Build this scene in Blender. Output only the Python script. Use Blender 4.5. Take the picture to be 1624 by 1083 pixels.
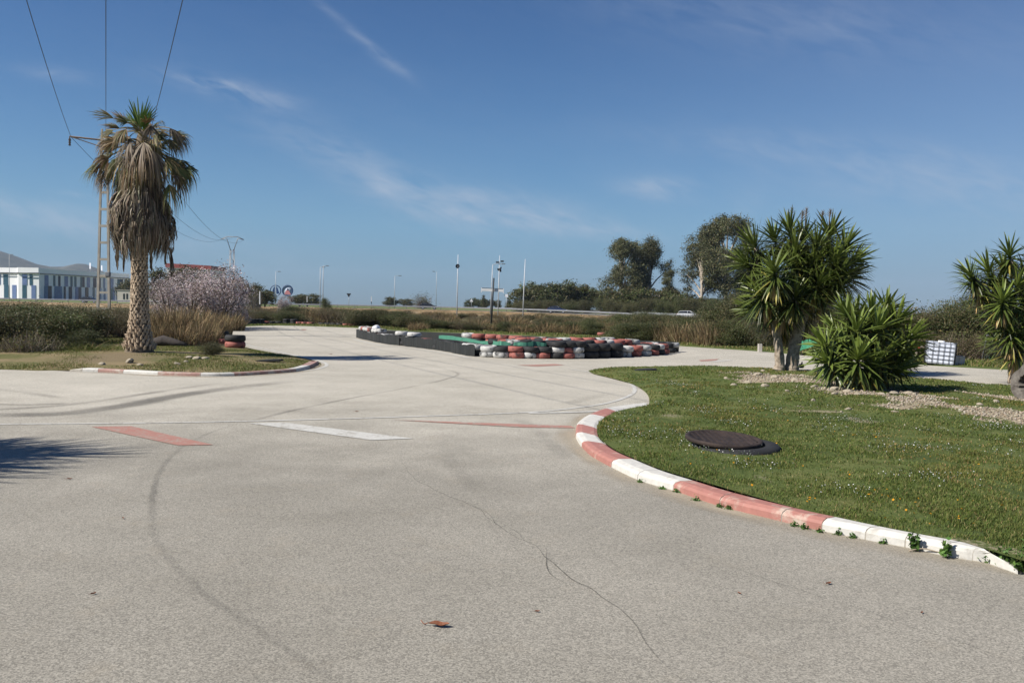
import bpy, bmesh, math, random
import numpy as np
from mathutils import Vector, Matrix, Euler, geometry
R = math.radians
PI = math.pi
for o in list(bpy.data.objects): bpy.data.objects.remove(o)
scene = bpy.context.scene
col = scene.collection

# ------------------------------------------------------------------ camera
F, CX, CY, EYE = 1311.0, 812.0, 541.5, 1.7      # focal length and centre in photo pixels, eye height in metres
PITCH, ROLL = math.atan(53.5 / 1311), R(1.15)
_sp, _cp, _sa, _ca = math.sin(PITCH), math.cos(PITCH), math.sin(ROLL), math.cos(ROLL)
C_FWD = Vector((0, _cp, -_sp))
C_R = Vector((_ca, _sa * _sp, _sa * _cp))
C_U = Vector((-_sa, _ca * _sp, _ca * _cp))
cam = bpy.data.cameras.new('camera')
cam.sensor_width = 36; cam.lens = 36 * F / 1624
cam.clip_start = 0.1; cam.clip_end = 9000
camo = bpy.data.objects.new('camera', cam); col.objects.link(camo)
m = Matrix.Identity(4)
for i in range(3):
    m[i][0] = C_R[i]; m[i][1] = C_U[i]; m[i][2] = -C_FWD[i]
m[2][3] = EYE
camo.matrix_world = m
scene.camera = camo

# ------------------------------------------------------------------ light
SUN_EL = R(43)
TRAVEL = (0.925, 0.38)                            # the way the light travels over the ground
L = Vector((TRAVEL[0] * math.cos(SUN_EL), TRAVEL[1] * math.cos(SUN_EL), -math.sin(SUN_EL)))
sun = bpy.data.lights.new('sun', 'SUN')
sun.energy = 4.8; sun.angle = R(0.55); sun.color = (1.0, 0.945, 0.86)
suno = bpy.data.objects.new('sun', sun); col.objects.link(suno)
suno.rotation_euler = L.to_track_quat('-Z', 'Y').to_euler()
suno.location = (-30, -12, 40)

scene.view_settings.view_transform = 'Standard'
scene.view_settings.look = 'None'
scene.view_settings.exposure = 0.62
scene.view_settings.gamma = 1
scene.render.engine = 'CYCLES'
scene.cycles.max_bounces = 5
scene.cycles.transparent_max_bounces = 12
scene.cycles.volume_bounces = 0
scene.cycles.use_denoising = True

world = bpy.data.worlds.new('World'); scene.world = world
world.use_nodes = True
wt = world.node_tree


class S:
    """a node socket with arithmetic"""
    def __init__(s, nt, sock): s.nt, s.k = nt, sock
    def op(s, o, b=None, c=None):
        n = s.nt.nodes.new('ShaderNodeMath'); n.operation = o
        for i, v in enumerate((s, b, c)):
            if v is None: continue
            if isinstance(v, S): s.nt.links.new(v.k, n.inputs[i])
            else: n.inputs[i].default_value = v
        return S(s.nt, n.outputs[0])
    def __add__(s, b): return s.op('ADD', b)
    def __sub__(s, b): return s.op('SUBTRACT', b)
    def __mul__(s, b): return s.op('MULTIPLY', b)
    def __truediv__(s, b): return s.op('DIVIDE', b)
    def clamp(s):
        r = s.op('MAXIMUM', 0.0); return r.op('MINIMUM', 1.0)


def node(nt, t, **kw):
    n = nt.nodes.new(t)
    for k, v in kw.items():
        if k in n.inputs: n.inputs[k].default_value = v
        else: setattr(n, k, v)
    return n


bg = wt.nodes['Background']
sky = wt.nodes.new('ShaderNodeTexSky'); sky.sky_type = 'NISHITA'
sky.sun_disc = False; sky.sun_elevation = SUN_EL
sky.sun_rotation = math.atan2(-TRAVEL[0], -TRAVEL[1])
sky.altitude = 0; sky.air_density = 1.0; sky.dust_density = 0.2; sky.ozone_density = 3.0
SKY_STRENGTH = 0.075
bg.inputs['Strength'].default_value = SKY_STRENGTH
tc = wt.nodes.new('ShaderNodeTexCoord')
sx = wt.nodes.new('ShaderNodeSeparateXYZ'); wt.links.new(tc.outputs['Generated'], sx.inputs[0])
gx, gy, gz = (S(wt, sx.outputs[i]) for i in range(3))
ysafe = gy.op('MAXIMUM', 0.02)
cu, cv = gx / ysafe, gz / ysafe                  # where a direction meets a wall of sky to the north


def wnoise(su, sv, rot, detail=6.0, dist=0.4, off=0.0):
    c, s_ = math.cos(rot), math.sin(rot)
    a = cu * c + cv * s_; b = cv * c - cu * s_
    cb = wt.nodes.new('ShaderNodeCombineXYZ')
    wt.links.new((a * su + off).k, cb.inputs[0]); wt.links.new((b * sv).k, cb.inputs[1])
    n = node(wt, 'ShaderNodeTexNoise', Scale=1.0, Detail=detail, Distortion=dist)
    wt.links.new(cb.outputs[0], n.inputs['Vector'])
    return S(wt, n.outputs[0])


def cirrus(px, py, hl, hw, deg, k):
    """one streak: centre, half length and half width in photo pixels, slope, strength"""
    d = C_FWD + C_R * ((px - CX) / F) - C_U * ((py - CY) / F)
    u0, v0 = d.x / d.y, d.z / d.y
    c, s_ = math.cos(R(-deg)), math.sin(R(-deg))
    a = ((cu - u0) * c + (cv - v0) * s_) * (F / hl)
    b = ((cv - v0) * c - (cu - u0) * s_) * (F / hw)
    e = ((a * a + b * b) * -1.0).op('EXPONENT')
    return e * k


n1 = wnoise(9, 34, R(-14), 7, .7)
n2 = wnoise(22, 70, R(-18), 6, .9, 5.0)
fib = ((n1 * 0.75 + n2 * 0.5) - 0.44).clamp() * 3.4
tot = None
for a in ((372, 145, 95, 15, 13, .55), (345, 132, 40, 8, 5, .3), (560, 50, 90, 7, 38, .24), (610, 96, 40, 9, 30, .14),
          (500, 225, 110, 22, 12, .16), (640, 305, 150, 32, 22, .42), (830, 335, 130, 26, 10, .50), (900, 362, 130, 12, 4, .35),
          (1048, 299, 52, 16, 3, .55), (60, 345, 150, 26, 8, .42), (130, 312, 40, 5, 10, .3), (1500, 290, 260, 40, 5, .22), (1250, 30, 330, 60, 5, .13),
          (1300, 235, 260, 24, 3, .12), (300, 385, 160, 20, 5, .15), (90, 118, 60, 12, 5, .2), (1180, 330, 40, 22, -40, .1)):
    e = cirrus(*a); tot = e if tot is None else tot + e
mask = gy.op('GREATER_THAN', 0.05)
broad = (wnoise(2.2, 7, R(-8), 4, .5, 9.0) - 0.42).clamp() * 0.5
cl = (tot * fib * 1.05 + broad * fib * 0.18).clamp() * mask
# a veil of thin high cloud towards the east
veil = ((cu - 0.05) * 0.75).clamp() * ((cv * -1.0 + 0.62) * 1.3).clamp() * 0.75 * mask
mixn = node(wt, 'ShaderNodeMix', data_type='RGBA')
wt.links.new((cl + veil).clamp().k, mixn.inputs[0])
tint = node(wt, 'ShaderNodeMix', data_type='RGBA', blend_type='MULTIPLY'); tint.inputs[0].default_value = 1
wt.links.new(sky.outputs[0], tint.inputs[6]); tint.inputs[7].default_value = (0.19, 0.375, 0.66, 1)
# the pale band of thick air low over the land
low = node(wt, 'ShaderNodeMix', data_type='RGBA')
wt.links.new(((gz.op('MAXIMUM', 0.0) * -7.0).op('EXPONENT') * 0.95).op('MINIMUM', 0.5).k, low.inputs[0])
wt.links.new(tint.outputs[2], low.inputs[6]); low.inputs[7].default_value = (2.55, 5.1, 6.7, 1)
low2 = node(wt, 'ShaderNodeMix', data_type='RGBA')
wt.links.new(((gz.op('MAXIMUM', 0.0) * -16.0).op('EXPONENT') * 0.85).k, low2.inputs[0])
wt.links.new(low.outputs[2], low2.inputs[6]); low2.inputs[7].default_value = (1.65, 2.15, 2.4, 1)
wt.links.new(low2.outputs[2], mixn.inputs[6])
mixn.inputs[7].default_value = (4.0, 4.6, 5.6, 1)
wt.links.new(mixn.outputs[2], bg.inputs['Color'])


# ------------------------------------------------------------------ pixels to places
def ray(px, py):
    return C_FWD + C_R * ((px - CX) / F) - C_U * ((py - CY) / F)


def at(px, py, z=0.0):
    d = ray(px, py); t = (z - EYE) / d.z
    return Vector((d.x * t, d.y * t, z))


def atd(px, py, y):
    d = ray(px, py); t = y / d.y
    return Vector((d.x * t, y, EYE + d.z * t))


# ------------------------------------------------------------------ mesh helpers
def link(name, me, mats, parent=None):
    o = bpy.data.objects.new(name, me); col.objects.link(o)
    for mt in (mats if isinstance(mats, (list, tuple)) else [mats]): me.materials.append(mt)
    if parent is not None: o.parent = parent
    return o


def tag(o, label=None, cat=None, group=None, kind=None):
    if label: o['label'] = label
    if cat: o['category'] = cat
    if group: o['group'] = group
    if kind: o['kind'] = kind
    return o


def empty(name, loc=(0, 0, 0), rz=0.0):
    o = bpy.data.objects.new(name, None); col.objects.link(o)
    o.location = loc; o.rotation_euler = (0, 0, rz); o.empty_display_size = .2
    return o


def copy_tree(o, parent=None):
    c = o.copy(); col.objects.link(c)
    if parent is not None: c.parent = parent
    for ch in list(o.children): copy_tree(ch, c)
    return c


def npmesh(name, V, Fc, C=None, smooth=False):
    """mesh from arrays: V (n,3), Fc (m,k) or a list of such arrays; C (n,3) linear colours"""
    Fs = Fc if isinstance(Fc, list) else [Fc]
    V = np.asarray(V, np.float32)
    me = bpy.data.meshes.new(name)
    me.vertices.add(len(V)); me.vertices.foreach_set('co', V.ravel())
    idx = np.concatenate([f.ravel() for f in Fs]).astype(np.int32)
    cnt = np.concatenate([np.full(len(f), f.shape[1], np.int32) for f in Fs])
    st = np.concatenate([[0], np.cumsum(cnt)[:-1]]).astype(np.int32)
    me.loops.add(len(idx)); me.loops.foreach_set('vertex_index', idx)
    me.polygons.add(len(cnt)); me.polygons.foreach_set('loop_start', st)
    try: me.polygons.foreach_set('loop_total', cnt)
    except Exception: pass
    if smooth: me.polygons.foreach_set('use_smooth', np.ones(len(cnt), bool))
    me.update(calc_edges=True)
    if C is not None:
        at_ = me.attributes.new('col', 'FLOAT_COLOR', 'POINT')
        C4 = np.ones((len(V), 4), np.float32); C4[:, :3] = C
        at_.data.foreach_set('color', C4.ravel())
    me.validate()
    return me


class MB:
    """collects simple shapes into one mesh"""
    def __init__(s): s.v, s.f, s.mi, s.sm = [], [], [], []
    def add(s, vs, fs, mi=0, sm=False):
        b = len(s.v); s.v += [tuple(v) for v in vs]
        for f in fs: s.f.append([b + i for i in f]); s.mi.append(mi); s.sm.append(sm)
    def box(s, c, size, mi=0, rot=None, bev=0.0):
        hx, hy, hz = (d / 2 for d in size)
        if bev > 0:
            bm = bmesh.new(); bmesh.ops.create_cube(bm, size=1)
            for v in bm.verts: v.co = Vector((v.co.x * size[0], v.co.y * size[1], v.co.z * size[2]))
            bmesh.ops.bevel(bm, geom=bm.edges[:], offset=bev, segments=2, affect='EDGES', profile=.6)
            bm.verts.index_update()
            vs = [v.co.copy() for v in bm.verts]; fs = [[v.index for v in f.verts] for f in bm.faces]; bm.free()
        else:
            vs = [Vector((x, y, z)) for x in (-hx, hx) for y in (-hy, hy) for z in (-hz, hz)]
            fs = [(0, 1, 3, 2), (4, 6, 7, 5), (0, 4, 5, 1), (2, 3, 7, 6), (0, 2, 6, 4), (1, 5, 7, 3)]
        c = Vector(c)
        if rot is not None:
            q = rot.to_matrix() if not isinstance(rot, Matrix) else rot
            vs = [q @ v for v in vs]
        s.add([v + c for v in vs], fs, mi)
    def tube(s, pts, rad, n=8, mi=0, cap=True, sm=True):
        pts = [Vector(p) for p in pts]; k = len(pts)
        if not isinstance(rad, (list, tuple)): rad = [rad] * k
        vs = []; up = Vector((0, 0, 1))
        d0 = (pts[1] - pts[0]).normalized()
        a = d0.cross(up) if abs(d0.z) < .95 else d0.cross(Vector((1, 0, 0)))
        a.normalize()
        for i, p in enumerate(pts):
            d = (pts[min(i + 1, k - 1)] - pts[max(i - 1, 0)]).normalized()
            a = (a - d * a.dot(d)).normalized(); b = d.cross(a)
            for j in range(n):
                t = 2 * PI * j / n
                vs.append(p + a * (math.cos(t) * rad[i]) + b * (math.sin(t) * rad[i]))
        fs = [(i * n + j, i * n + (j + 1) % n, (i + 1) * n + (j + 1) % n, (i + 1) * n + j) for i in range(k - 1) for j in range(n)]
        s.add(vs, fs, mi, sm)
        if cap:
            b = len(s.v) - k * n
            s.f.append([b + j for j in range(n)][::-1]); s.mi.append(mi); s.sm.append(False)
            s.f.append([b + (k - 1) * n + j for j in range(n)]); s.mi.append(mi); s.sm.append(False)
    def lathe(s, prof, c=(0, 0, 0), n=24, mi=0, closed=False, q=None, sm=True):
        c = Vector(c); vs = []; k = len(prof)
        for r, z in prof:
            for j in range(n):
                t = 2 * PI * j / n; v = Vector((r * math.cos(t), r * math.sin(t), z))
                vs.append((q @ v if q is not None else v) + c)
        kk = k if closed else k - 1
        fs = [(i * n + j, i * n + (j + 1) % n, ((i + 1) % k) * n + (j + 1) % n, ((i + 1) % k) * n + j) for i in range(kk) for j in range(n)]
        s.add(vs, fs, mi, sm)
    def prism(s, poly, z0, z1, mi=0, fn=None):
        n = len(poly); fn = fn or (lambda x, y, z: (x, y, z))
        vs = [fn(x, y, z0) for x, y in poly] + [fn(x, y, z1) for x, y in poly]
        fs = [list(range(n))[::-1], list(range(n, 2 * n))] + [(i, (i + 1) % n, n + (i + 1) % n, n + i) for i in range(n)]
        s.add(vs, fs, mi)
    def build(s, name, mats, parent=None):
        me = bpy.data.meshes.new(name); me.from_pydata(s.v, [], s.f); me.update()
        me.polygons.foreach_set('material_index', s.mi); me.polygons.foreach_set('use_smooth', s.sm)
        return link(name, me, mats, parent)


def strips(P, W, Sd, C, crease=None):
    """n ribbons of k points: P (n,k,3), widths W (n,k), side vectors Sd (n,3) or (n,k,3), colours (n,3) or (n,k,3)"""
    n, k = P.shape[:2]
    if Sd.ndim == 2: Sd = Sd[:, None, :]
    Sd = Sd / (np.linalg.norm(Sd, axis=-1, keepdims=True) + 1e-9)
    h = Sd * W[..., None] / 2
    if C.ndim == 2: C = np.repeat(C[:, None, :], k, 1)
    rows = [P - h, P + h] if crease is None else [P - h, P + crease * W[..., None], P + h]
    w = len(rows)
    V = np.stack(rows, 2).reshape(-1, 3); CC = np.repeat(C.reshape(-1, 3), w, 0)
    base = (np.arange(n)[:, None] * k + np.arange(k - 1)[None, :]).reshape(-1) * w
    fs = []
    for j in range(w - 1):
        fs.append(np.stack([base + j, base + j + 1, base + w + j + 1, base + w + j], 1))
    return V, np.concatenate(fs), CC


def join(parts):
    Vs, Fs, Cs, b = [], [], [], 0
    for V, Fc, C in parts:
        Vs.append(V); Fs.append(Fc + b); Cs.append(C); b += len(V)
    return np.concatenate(Vs), np.concatenate(Fs), np.concatenate(Cs)


def unit(v): return v / (np.linalg.norm(v, axis=-1, keepdims=True) + 1e-9)


def leaves(P, size, aspect, rng, C, upb=0.0, hang=0.0):
    """one diamond leaf per point"""
    n = len(P)
    nrm = unit(rng.normal(size=(n, 3)) + np.array([0, 0, upb]))
    t = rng.normal(size=(n, 3)) + np.array([0, 0, -hang]); t = unit(t - nrm * (t * nrm).sum(1, keepdims=True))
    b = np.cross(nrm, t)
    s = (size * rng.uniform(.6, 1.35, n))[:, None]
    a = t * s * .5; w = b * s * .5 * aspect
    V = np.stack([P - a, P + w - a * .1, P + a, P - w - a * .1], 1).reshape(-1, 3)
    Fc = np.arange(n * 4).reshape(n, 4)
    return V, Fc, np.repeat(C, 4, 0)


def clumps(blobs, nc, per, sig, rng, pw=2.4, hollow=True):
    """leaf positions gathered in clumps through a set of ellipsoids"""
    B = np.array(blobs, float)
    w = (B[:, 3] * B[:, 4] * B[:, 5]) ** .67; w /= w.sum()
    k = rng.choice(len(B), nc, p=w)
    d = unit(rng.normal(size=(nc, 3)))
    r = rng.uniform(0, 1, nc) ** (1 / pw)
    cc = B[k, :3] + d * r[:, None] * B[k, 3:6]
    sz = sig * rng.uniform(.5, 1.5, nc)
    npc = np.maximum(2, (per * rng.uniform(.4, 1.6, nc)).astype(int))
    idx = np.repeat(np.arange(nc), npc)
    P = cc[idx] + rng.normal(size=(len(idx), 3)) * sz[idx][:, None] * np.array([1, 1, .75])
    return P, idx, cc


def pal(rng, n, cols, w=None, j=.18):
    cols = np.array(cols, float)
    k = rng.choice(len(cols), n, p=w)
    return np.clip(cols[k] * rng.uniform(1 - j, 1 + j, (n, 1)) * rng.uniform(1 - j / 3, 1 + j / 3, (n, 3)), 0, 1)


def crom(pts, n):
    """Catmull-Rom through points, n steps per span"""
    pts = [Vector(p) for p in pts]; out = []
    for i in range(len(pts) - 1):
        p0 = pts[max(i - 1, 0)]; p1 = pts[i]; p2 = pts[i + 1]; p3 = pts[min(i + 2, len(pts) - 1)]
        for j in range(n):
            t = j / n
            out.append(.5 * ((2 * p1) + (p2 - p0) * t + (2 * p0 - 5 * p1 + 4 * p2 - p3) * t * t + (3 * p1 - p0 - 3 * p2 + p3) * t ** 3))
    out.append(pts[-1].copy()); return out


def vnoise(x, y, s, seed=0):
    """smooth value noise on arrays"""
    x = np.asarray(x, float) / s + 57.3 * (seed + 1); y = np.asarray(y, float) / s + 113.1 * (seed + 1)
    xi, yi = np.floor(x), np.floor(y); fx, fy = x - xi, y - yi
    fx = fx * fx * (3 - 2 * fx); fy = fy * fy * (3 - 2 * fy)
    def h(a, b): return np.modf(np.abs(np.sin(a * 127.1 + b * 311.7 + seed * 17.3) * 43758.5453))[0]
    return (h(xi, yi) * (1 - fx) + h(xi + 1, yi) * fx) * (1 - fy) + (h(xi, yi + 1) * (1 - fx) + h(xi + 1, yi + 1) * fx) * fy


def inside(x, y, poly):
    x = np.asarray(x); y = np.asarray(y); r = np.zeros(x.shape, bool); n = len(poly)
    for i in range(n):
        x0, y0 = poly[i][0], poly[i][1]; x1, y1 = poly[(i + 1) % n][0], poly[(i + 1) % n][1]
        c = ((y0 > y) != (y1 > y)) & (x < (x1 - x0) * (y - y0) / (y1 - y0 + 1e-12) + x0)
        r ^= c
    return r


def dist_line(x, y, pts):
    x = np.asarray(x, float); y = np.asarray(y, float); d = np.full(x.shape, 1e9)
    for a, b in zip(pts[:-1], pts[1:]):
        ax, ay, bx, by = a[0], a[1], b[0], b[1]; dx, dy = bx - ax, by - ay
        t = np.clip(((x - ax) * dx + (y - ay) * dy) / (dx * dx + dy * dy + 1e-12), 0, 1)
        d = np.minimum(d, np.hypot(x - ax - t * dx, y - ay - t * dy))
    return d


def sheet(poly, step, zf, jit=.3, seed=1):
    """triangulated sheet inside an outline with inner points every step metres"""
    rng = np.random.default_rng(seed)
    xs = [p[0] for p in poly]; ys = [p[1] for p in poly]
    gx_, gy_ = np.meshgrid(np.arange(min(xs), max(xs), step), np.arange(min(ys), max(ys), step))
    gx_ = gx_.ravel() + rng.uniform(-jit, jit, gx_.size) * step; gy_ = gy_.ravel() + rng.uniform(-jit, jit, gy_.size) * step
    k = inside(gx_, gy_, poly) & (dist_line(gx_, gy_, list(poly) + [poly[0]]) > step * .4)
    pts = [Vector((p[0], p[1])) for p in poly] + [Vector((a, b)) for a, b in zip(gx_[k], gy_[k])]
    n = len(poly)
    v, e, f, *_ = geometry.delaunay_2d_cdt(pts, [(i, (i + 1) % n) for i in range(n)], [], 1, 1e-5)
    V = np.array([(p.x, p.y, 0) for p in v]); V[:, 2] = zf(V[:, 0], V[:, 1])
    Fc = np.array(f)
    a, b, c = V[Fc[:, 0]], V[Fc[:, 1]], V[Fc[:, 2]]
    up = np.cross(b - a, c - a)[:, 2] < 0
    Fc[up] = Fc[up][:, ::-1]
    return V, Fc


# ------------------------------------------------------------------ materials
def newmat(name):
    mt = bpy.data.materials.new(name); mt.use_nodes = True
    nt = mt.node_tree; return mt, nt, nt.nodes['Principled BSDF'], nt.nodes['Material Output']


def noise(nt, scale, detail=4.0, rough=.55, dist=0.0, vec=None, stretch=None):
    if vec is None:
        t = nt.nodes.new('ShaderNodeTexCoord'); vec = t.outputs['Object']
    if stretch:
        mp = nt.nodes.new('ShaderNodeMapping'); mp.inputs['Scale'].default_value = stretch
        nt.links.new(vec, mp.inputs[0]); vec = mp.outputs[0]
    n = node(nt, 'ShaderNodeTexNoise', Scale=scale, Detail=detail, Roughness=rough, Distortion=dist)
    nt.links.new(vec, n.inputs['Vector']); return S(nt, n.outputs[0])


def ramp(nt, fac, stops):
    r = nt.nodes.new('ShaderNodeValToRGB'); e = r.color_ramp.elements
    while len(e) < len(stops): e.new(.5)
    for i, (p, c) in enumerate(stops):
        e[i].position = p; e[i].color = (*c, 1) if len(c) == 3 else c
    nt.links.new(fac.k, r.inputs[0]); return r.outputs[0]


def mix(nt, fac, a, b, mode='MIX'):
    n = node(nt, 'ShaderNodeMix', data_type='RGBA', blend_type=mode)
    if isinstance(fac, S): nt.links.new(fac.k, n.inputs[0])
    else: n.inputs[0].default_value = fac
    for i, v in ((6, a), (7, b)):
        if isinstance(v, (tuple, list)): n.inputs[i].default_value = (*v[:3], 1)
        else: nt.links.new(v, n.inputs[i])
    return n.outputs[2]


def bump(nt, b, h, strength=.3, dist=.01):
    n = node(nt, 'ShaderNodeBump', Strength=strength, Distance=dist)
    nt.links.new(h.k, n.inputs['Height']); nt.links.new(n.outputs[0], b.inputs['Normal'])


def plain(name, c, c2=None, rough=.7, scale=6.0, metal=0.0, spec=.4, bmp=0.0, bscale=60.0):
    mt, nt, b, _ = newmat(name)
    c2 = c2 or tuple(v * .78 for v in c)
    n = noise(nt, scale, 5)
    nt.links.new(mix(nt, ((n - .35) * 3.3).clamp(), c2, c), b.inputs['Base Color'])
    b.inputs['Roughness'].default_value = rough; b.inputs['Metallic'].default_value = metal
    b.inputs['Specular IOR Level'].default_value = spec
    if bmp: bump(nt, b, noise(nt, bscale, 4), bmp)
    return mt


def foliage(name, trans=.25, rough=.55, spec=.35, var=.35, vscale=1.3):
    """colour from the mesh's own leaf colours, a little light passing through"""
    mt, nt, b, out = newmat(name)
    a = node(nt, 'ShaderNodeAttribute', attribute_name='col')
    oi = nt.nodes.new('ShaderNodeObjectInfo')
    n = noise(nt, vscale, 3)
    k = (n - .5) * (2 * var) + (S(nt, oi.outputs['Random']) * .3 + .85)
    cb = nt.nodes.new('ShaderNodeVectorMath'); cb.operation = 'SCALE'
    nt.links.new(a.outputs['Color'], cb.inputs[0]); nt.links.new(k.k, cb.inputs['Scale'])
    nt.links.new(cb.outputs[0], b.inputs['Base Color'])
    b.inputs['Roughness'].default_value = rough; b.inputs['Specular IOR Level'].default_value = spec
    if trans:
        t = nt.nodes.new('ShaderNodeBsdfTranslucent'); nt.links.new(cb.outputs[0], t.inputs[0])
        mx = nt.nodes.new('ShaderNodeMixShader'); mx.inputs[0].default_value = trans
        nt.links.new(b.outputs[0], mx.inputs[1]); nt.links.new(t.outputs[0], mx.inputs[2])
        nt.links.new(mx.outputs[0], out.inputs[0])
    return mt


def painted(name, paint, under, wear=.45, scale=9.0, rough=.65, bmp=.2):
    """old paint with the material below showing where it has worn off"""
    mt, nt, b, _ = newmat(name)
    n = noise(nt, scale, 7, .65, .3); n2 = noise(nt, scale * .22, 3)
    f = ((n * .65 + n2 * .35) - wear) * 9.0
    g = noise(nt, scale * 2.5, 4)
    dirt = mix(nt, ((g - .4) * 1.6).clamp(), tuple(v * .74 for v in paint), paint)
    nt.links.new(mix(nt, f.clamp(), dirt, under), b.inputs['Base Color'])
    b.inputs['Roughness'].default_value = rough; b.inputs['Specular IOR Level'].default_value = .3
    if bmp: bump(nt, b, noise(nt, 70, 4), bmp, .006)
    return mt

# ------------------------------------------------------------------ ground materials
def asphalt_mat():
    mt, nt, b, _ = newmat('worn_asphalt')
    big = noise(nt, .16, 4); mid = noise(nt, 1.1, 5, .6); fine = noise(nt, 120, 3, .75)
    c = ramp(nt, big * .6 + mid * .4, [(.34, (.226, .210, .174)), (.5, (.268, .250, .210)), (.66, (.306, .285, .241))])
    v = node(nt, 'ShaderNodeTexVoronoi', Scale=120.0)
    t = nt.nodes.new('ShaderNodeTexCoord'); nt.links.new(t.outputs['Object'], v.inputs['Vector'])
    sep = nt.nodes.new('ShaderNodeSeparateColor'); nt.links.new(v.outputs['Color'], sep.inputs[0])
    chip = S(nt, sep.outputs[0])
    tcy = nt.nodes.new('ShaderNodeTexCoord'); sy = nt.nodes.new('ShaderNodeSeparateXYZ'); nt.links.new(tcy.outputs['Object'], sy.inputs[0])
    # grazing-angle brightening painted into the colour, plus a paler course beyond the line
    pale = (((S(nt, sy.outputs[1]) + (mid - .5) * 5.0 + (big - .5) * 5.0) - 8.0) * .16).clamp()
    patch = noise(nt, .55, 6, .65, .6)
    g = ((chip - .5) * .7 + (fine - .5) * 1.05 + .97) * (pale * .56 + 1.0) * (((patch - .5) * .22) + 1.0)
    sc = nt.nodes.new('ShaderNodeVectorMath'); sc.operation = 'SCALE'
    nt.links.new(c, sc.inputs[0]); nt.links.new(g.k, sc.inputs['Scale'])
    warm = noise(nt, 2.3, 5, .7)
    o = mix(nt, ((warm - .56) * 3.2).clamp() * .4, sc.outputs[0], (.31, .262, .19))
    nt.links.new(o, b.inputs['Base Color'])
    b.inputs['Roughness'].default_value = .88; b.inputs['Specular IOR Level'].default_value = .25
    bump(nt, b, fine * .6 + chip * .5, .55, .006)
    return mt


def earth_mat(name, stops, scale=1.5, fine=24, bare=None, bare_c=None):
    mt, nt, b, _ = newmat(name)
    n = noise(nt, scale, 6, .62); f = noise(nt, fine, 5, .7)
    o = ramp(nt, n * .65 + f * .35, stops)
    if bare:
        a = node(nt, 'ShaderNodeAttribute', attribute_name='col')
        sep = nt.nodes.new('ShaderNodeSeparateColor'); nt.links.new(a.outputs['Color'], sep.inputs[0])
        k = ((S(nt, sep.outputs[0]) + (f - .5) * 1.1) - .45) * 4.0
        peb = noise(nt, 38, 4, .8)
        o = mix(nt, k.clamp(), o, ramp(nt, peb, [(.35, tuple(v * .55 for v in bare_c)), (.5, bare_c), (.64, tuple(v * 1.25 for v in bare_c))]))
    nt.links.new(o, b.inputs['Base Color'])
    b.inputs['Roughness'].default_value = .95; b.inputs['Specular IOR Level'].default_value = .15
    bump(nt, b, f, .6, .03)
    return mt


M = {}
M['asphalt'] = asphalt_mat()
M['dirt'] = earth_mat('dry_earth', [(.36, (.075, .07, .032)), (.5, (.13, .115, .06)), (.64, (.22, .175, .10))], .35, 9)
M['turf'] = earth_mat('turf', [(.34, (.048, .066, .019)), (.48, (.075, .100, .027)), (.58, (.115, .128, .042)), (.70, (.19, .165, .078))], .9, 22, True, (.30, .25, .175))
M['turf_dry'] = earth_mat('dry_turf', [(.36, (.070, .082, .024)), (.46, (.12, .115, .045)), (.55, (.20, .158, .085)), (.68, (.27, .205, .12))], .7, 16, True, (.185, .145, .085))
M['bank'] = earth_mat('bank_earth', [(.36, (.085, .072, .035)), (.47, (.17, .125, .065)), (.56, (.27, .185, .10)), (.68, (.44, .37, .27))], .22, 1.6)
M['road'] = plain('highway_tarmac', (.20, .195, .185), scale=2)
M['white_paint'] = painted('white_road_paint', (.62, .61, .56), (.29, .265, .22), .505, 18, .7)
M['red_paint'] = painted('faded_red_road_paint', (.43, .215, .17), (.30, .265, .22), .49, 18, .75)
M['kerb_white'] = painted('white_kerb_paint', (.66, .64, .585), (.34, .315, .27), .565, 7, .6, .35)
M['kerb_red'] = painted('faded_red_kerb_paint', (.42, .19, .155), (.45, .38, .31), .535, 5, .65, .35)
M['kerb_pale'] = painted('worn_pink_kerb_paint', (.40, .235, .195), (.40, .35, .29), .49, 6, .65, .35)
M['concrete'] = plain('old_concrete', (.42, .39, .335), (.29, .265, .225), .9, 8, bmp=.3)
M['grass'] = foliage('grass_blades', .3, .6, .25, .2, .6)
M['leaf'] = foliage('leaves', .22, .55, .3)
M['dryleaf'] = foliage('dry_leaves', .12, .8, .15, .3, 1.0)
M['blossom'] = foliage('blossom', .3, .7, .2, .15)
M['yucca'] = foliage('yucca_leaves', .16, .38, .45, .12)
M['palm'] = foliage('palm_fronds', .15, .6, .3, .15)

# ------------------------------------------------------------------ terrain, hills
rr = np.concatenate([np.linspace(0, 60, 31), np.geomspace(64, 4200, 40)]); na = 96
aa = np.linspace(0, 2 * PI, na, endpoint=False)
Vg = [(0, 0, -.05)]
for r_ in rr[1:]:
    for a_ in aa: Vg.append((r_ * math.cos(a_), r_ * math.sin(a_), -.05))
tri = np.array([(0, 1 + j, 1 + (j + 1) % na) for j in range(na)])
qd = np.array([(1 + i * na + j, 1 + (i + 1) * na + j, 1 + (i + 1) * na + (j + 1) % na, 1 + i * na + (j + 1) % na) for i in range(len(rr) - 2) for j in range(na)])
tag(link('ground', npmesh('ground', Vg, [tri, qd], np.zeros((len(Vg), 3))), M['dirt']), kind='structure')

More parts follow.
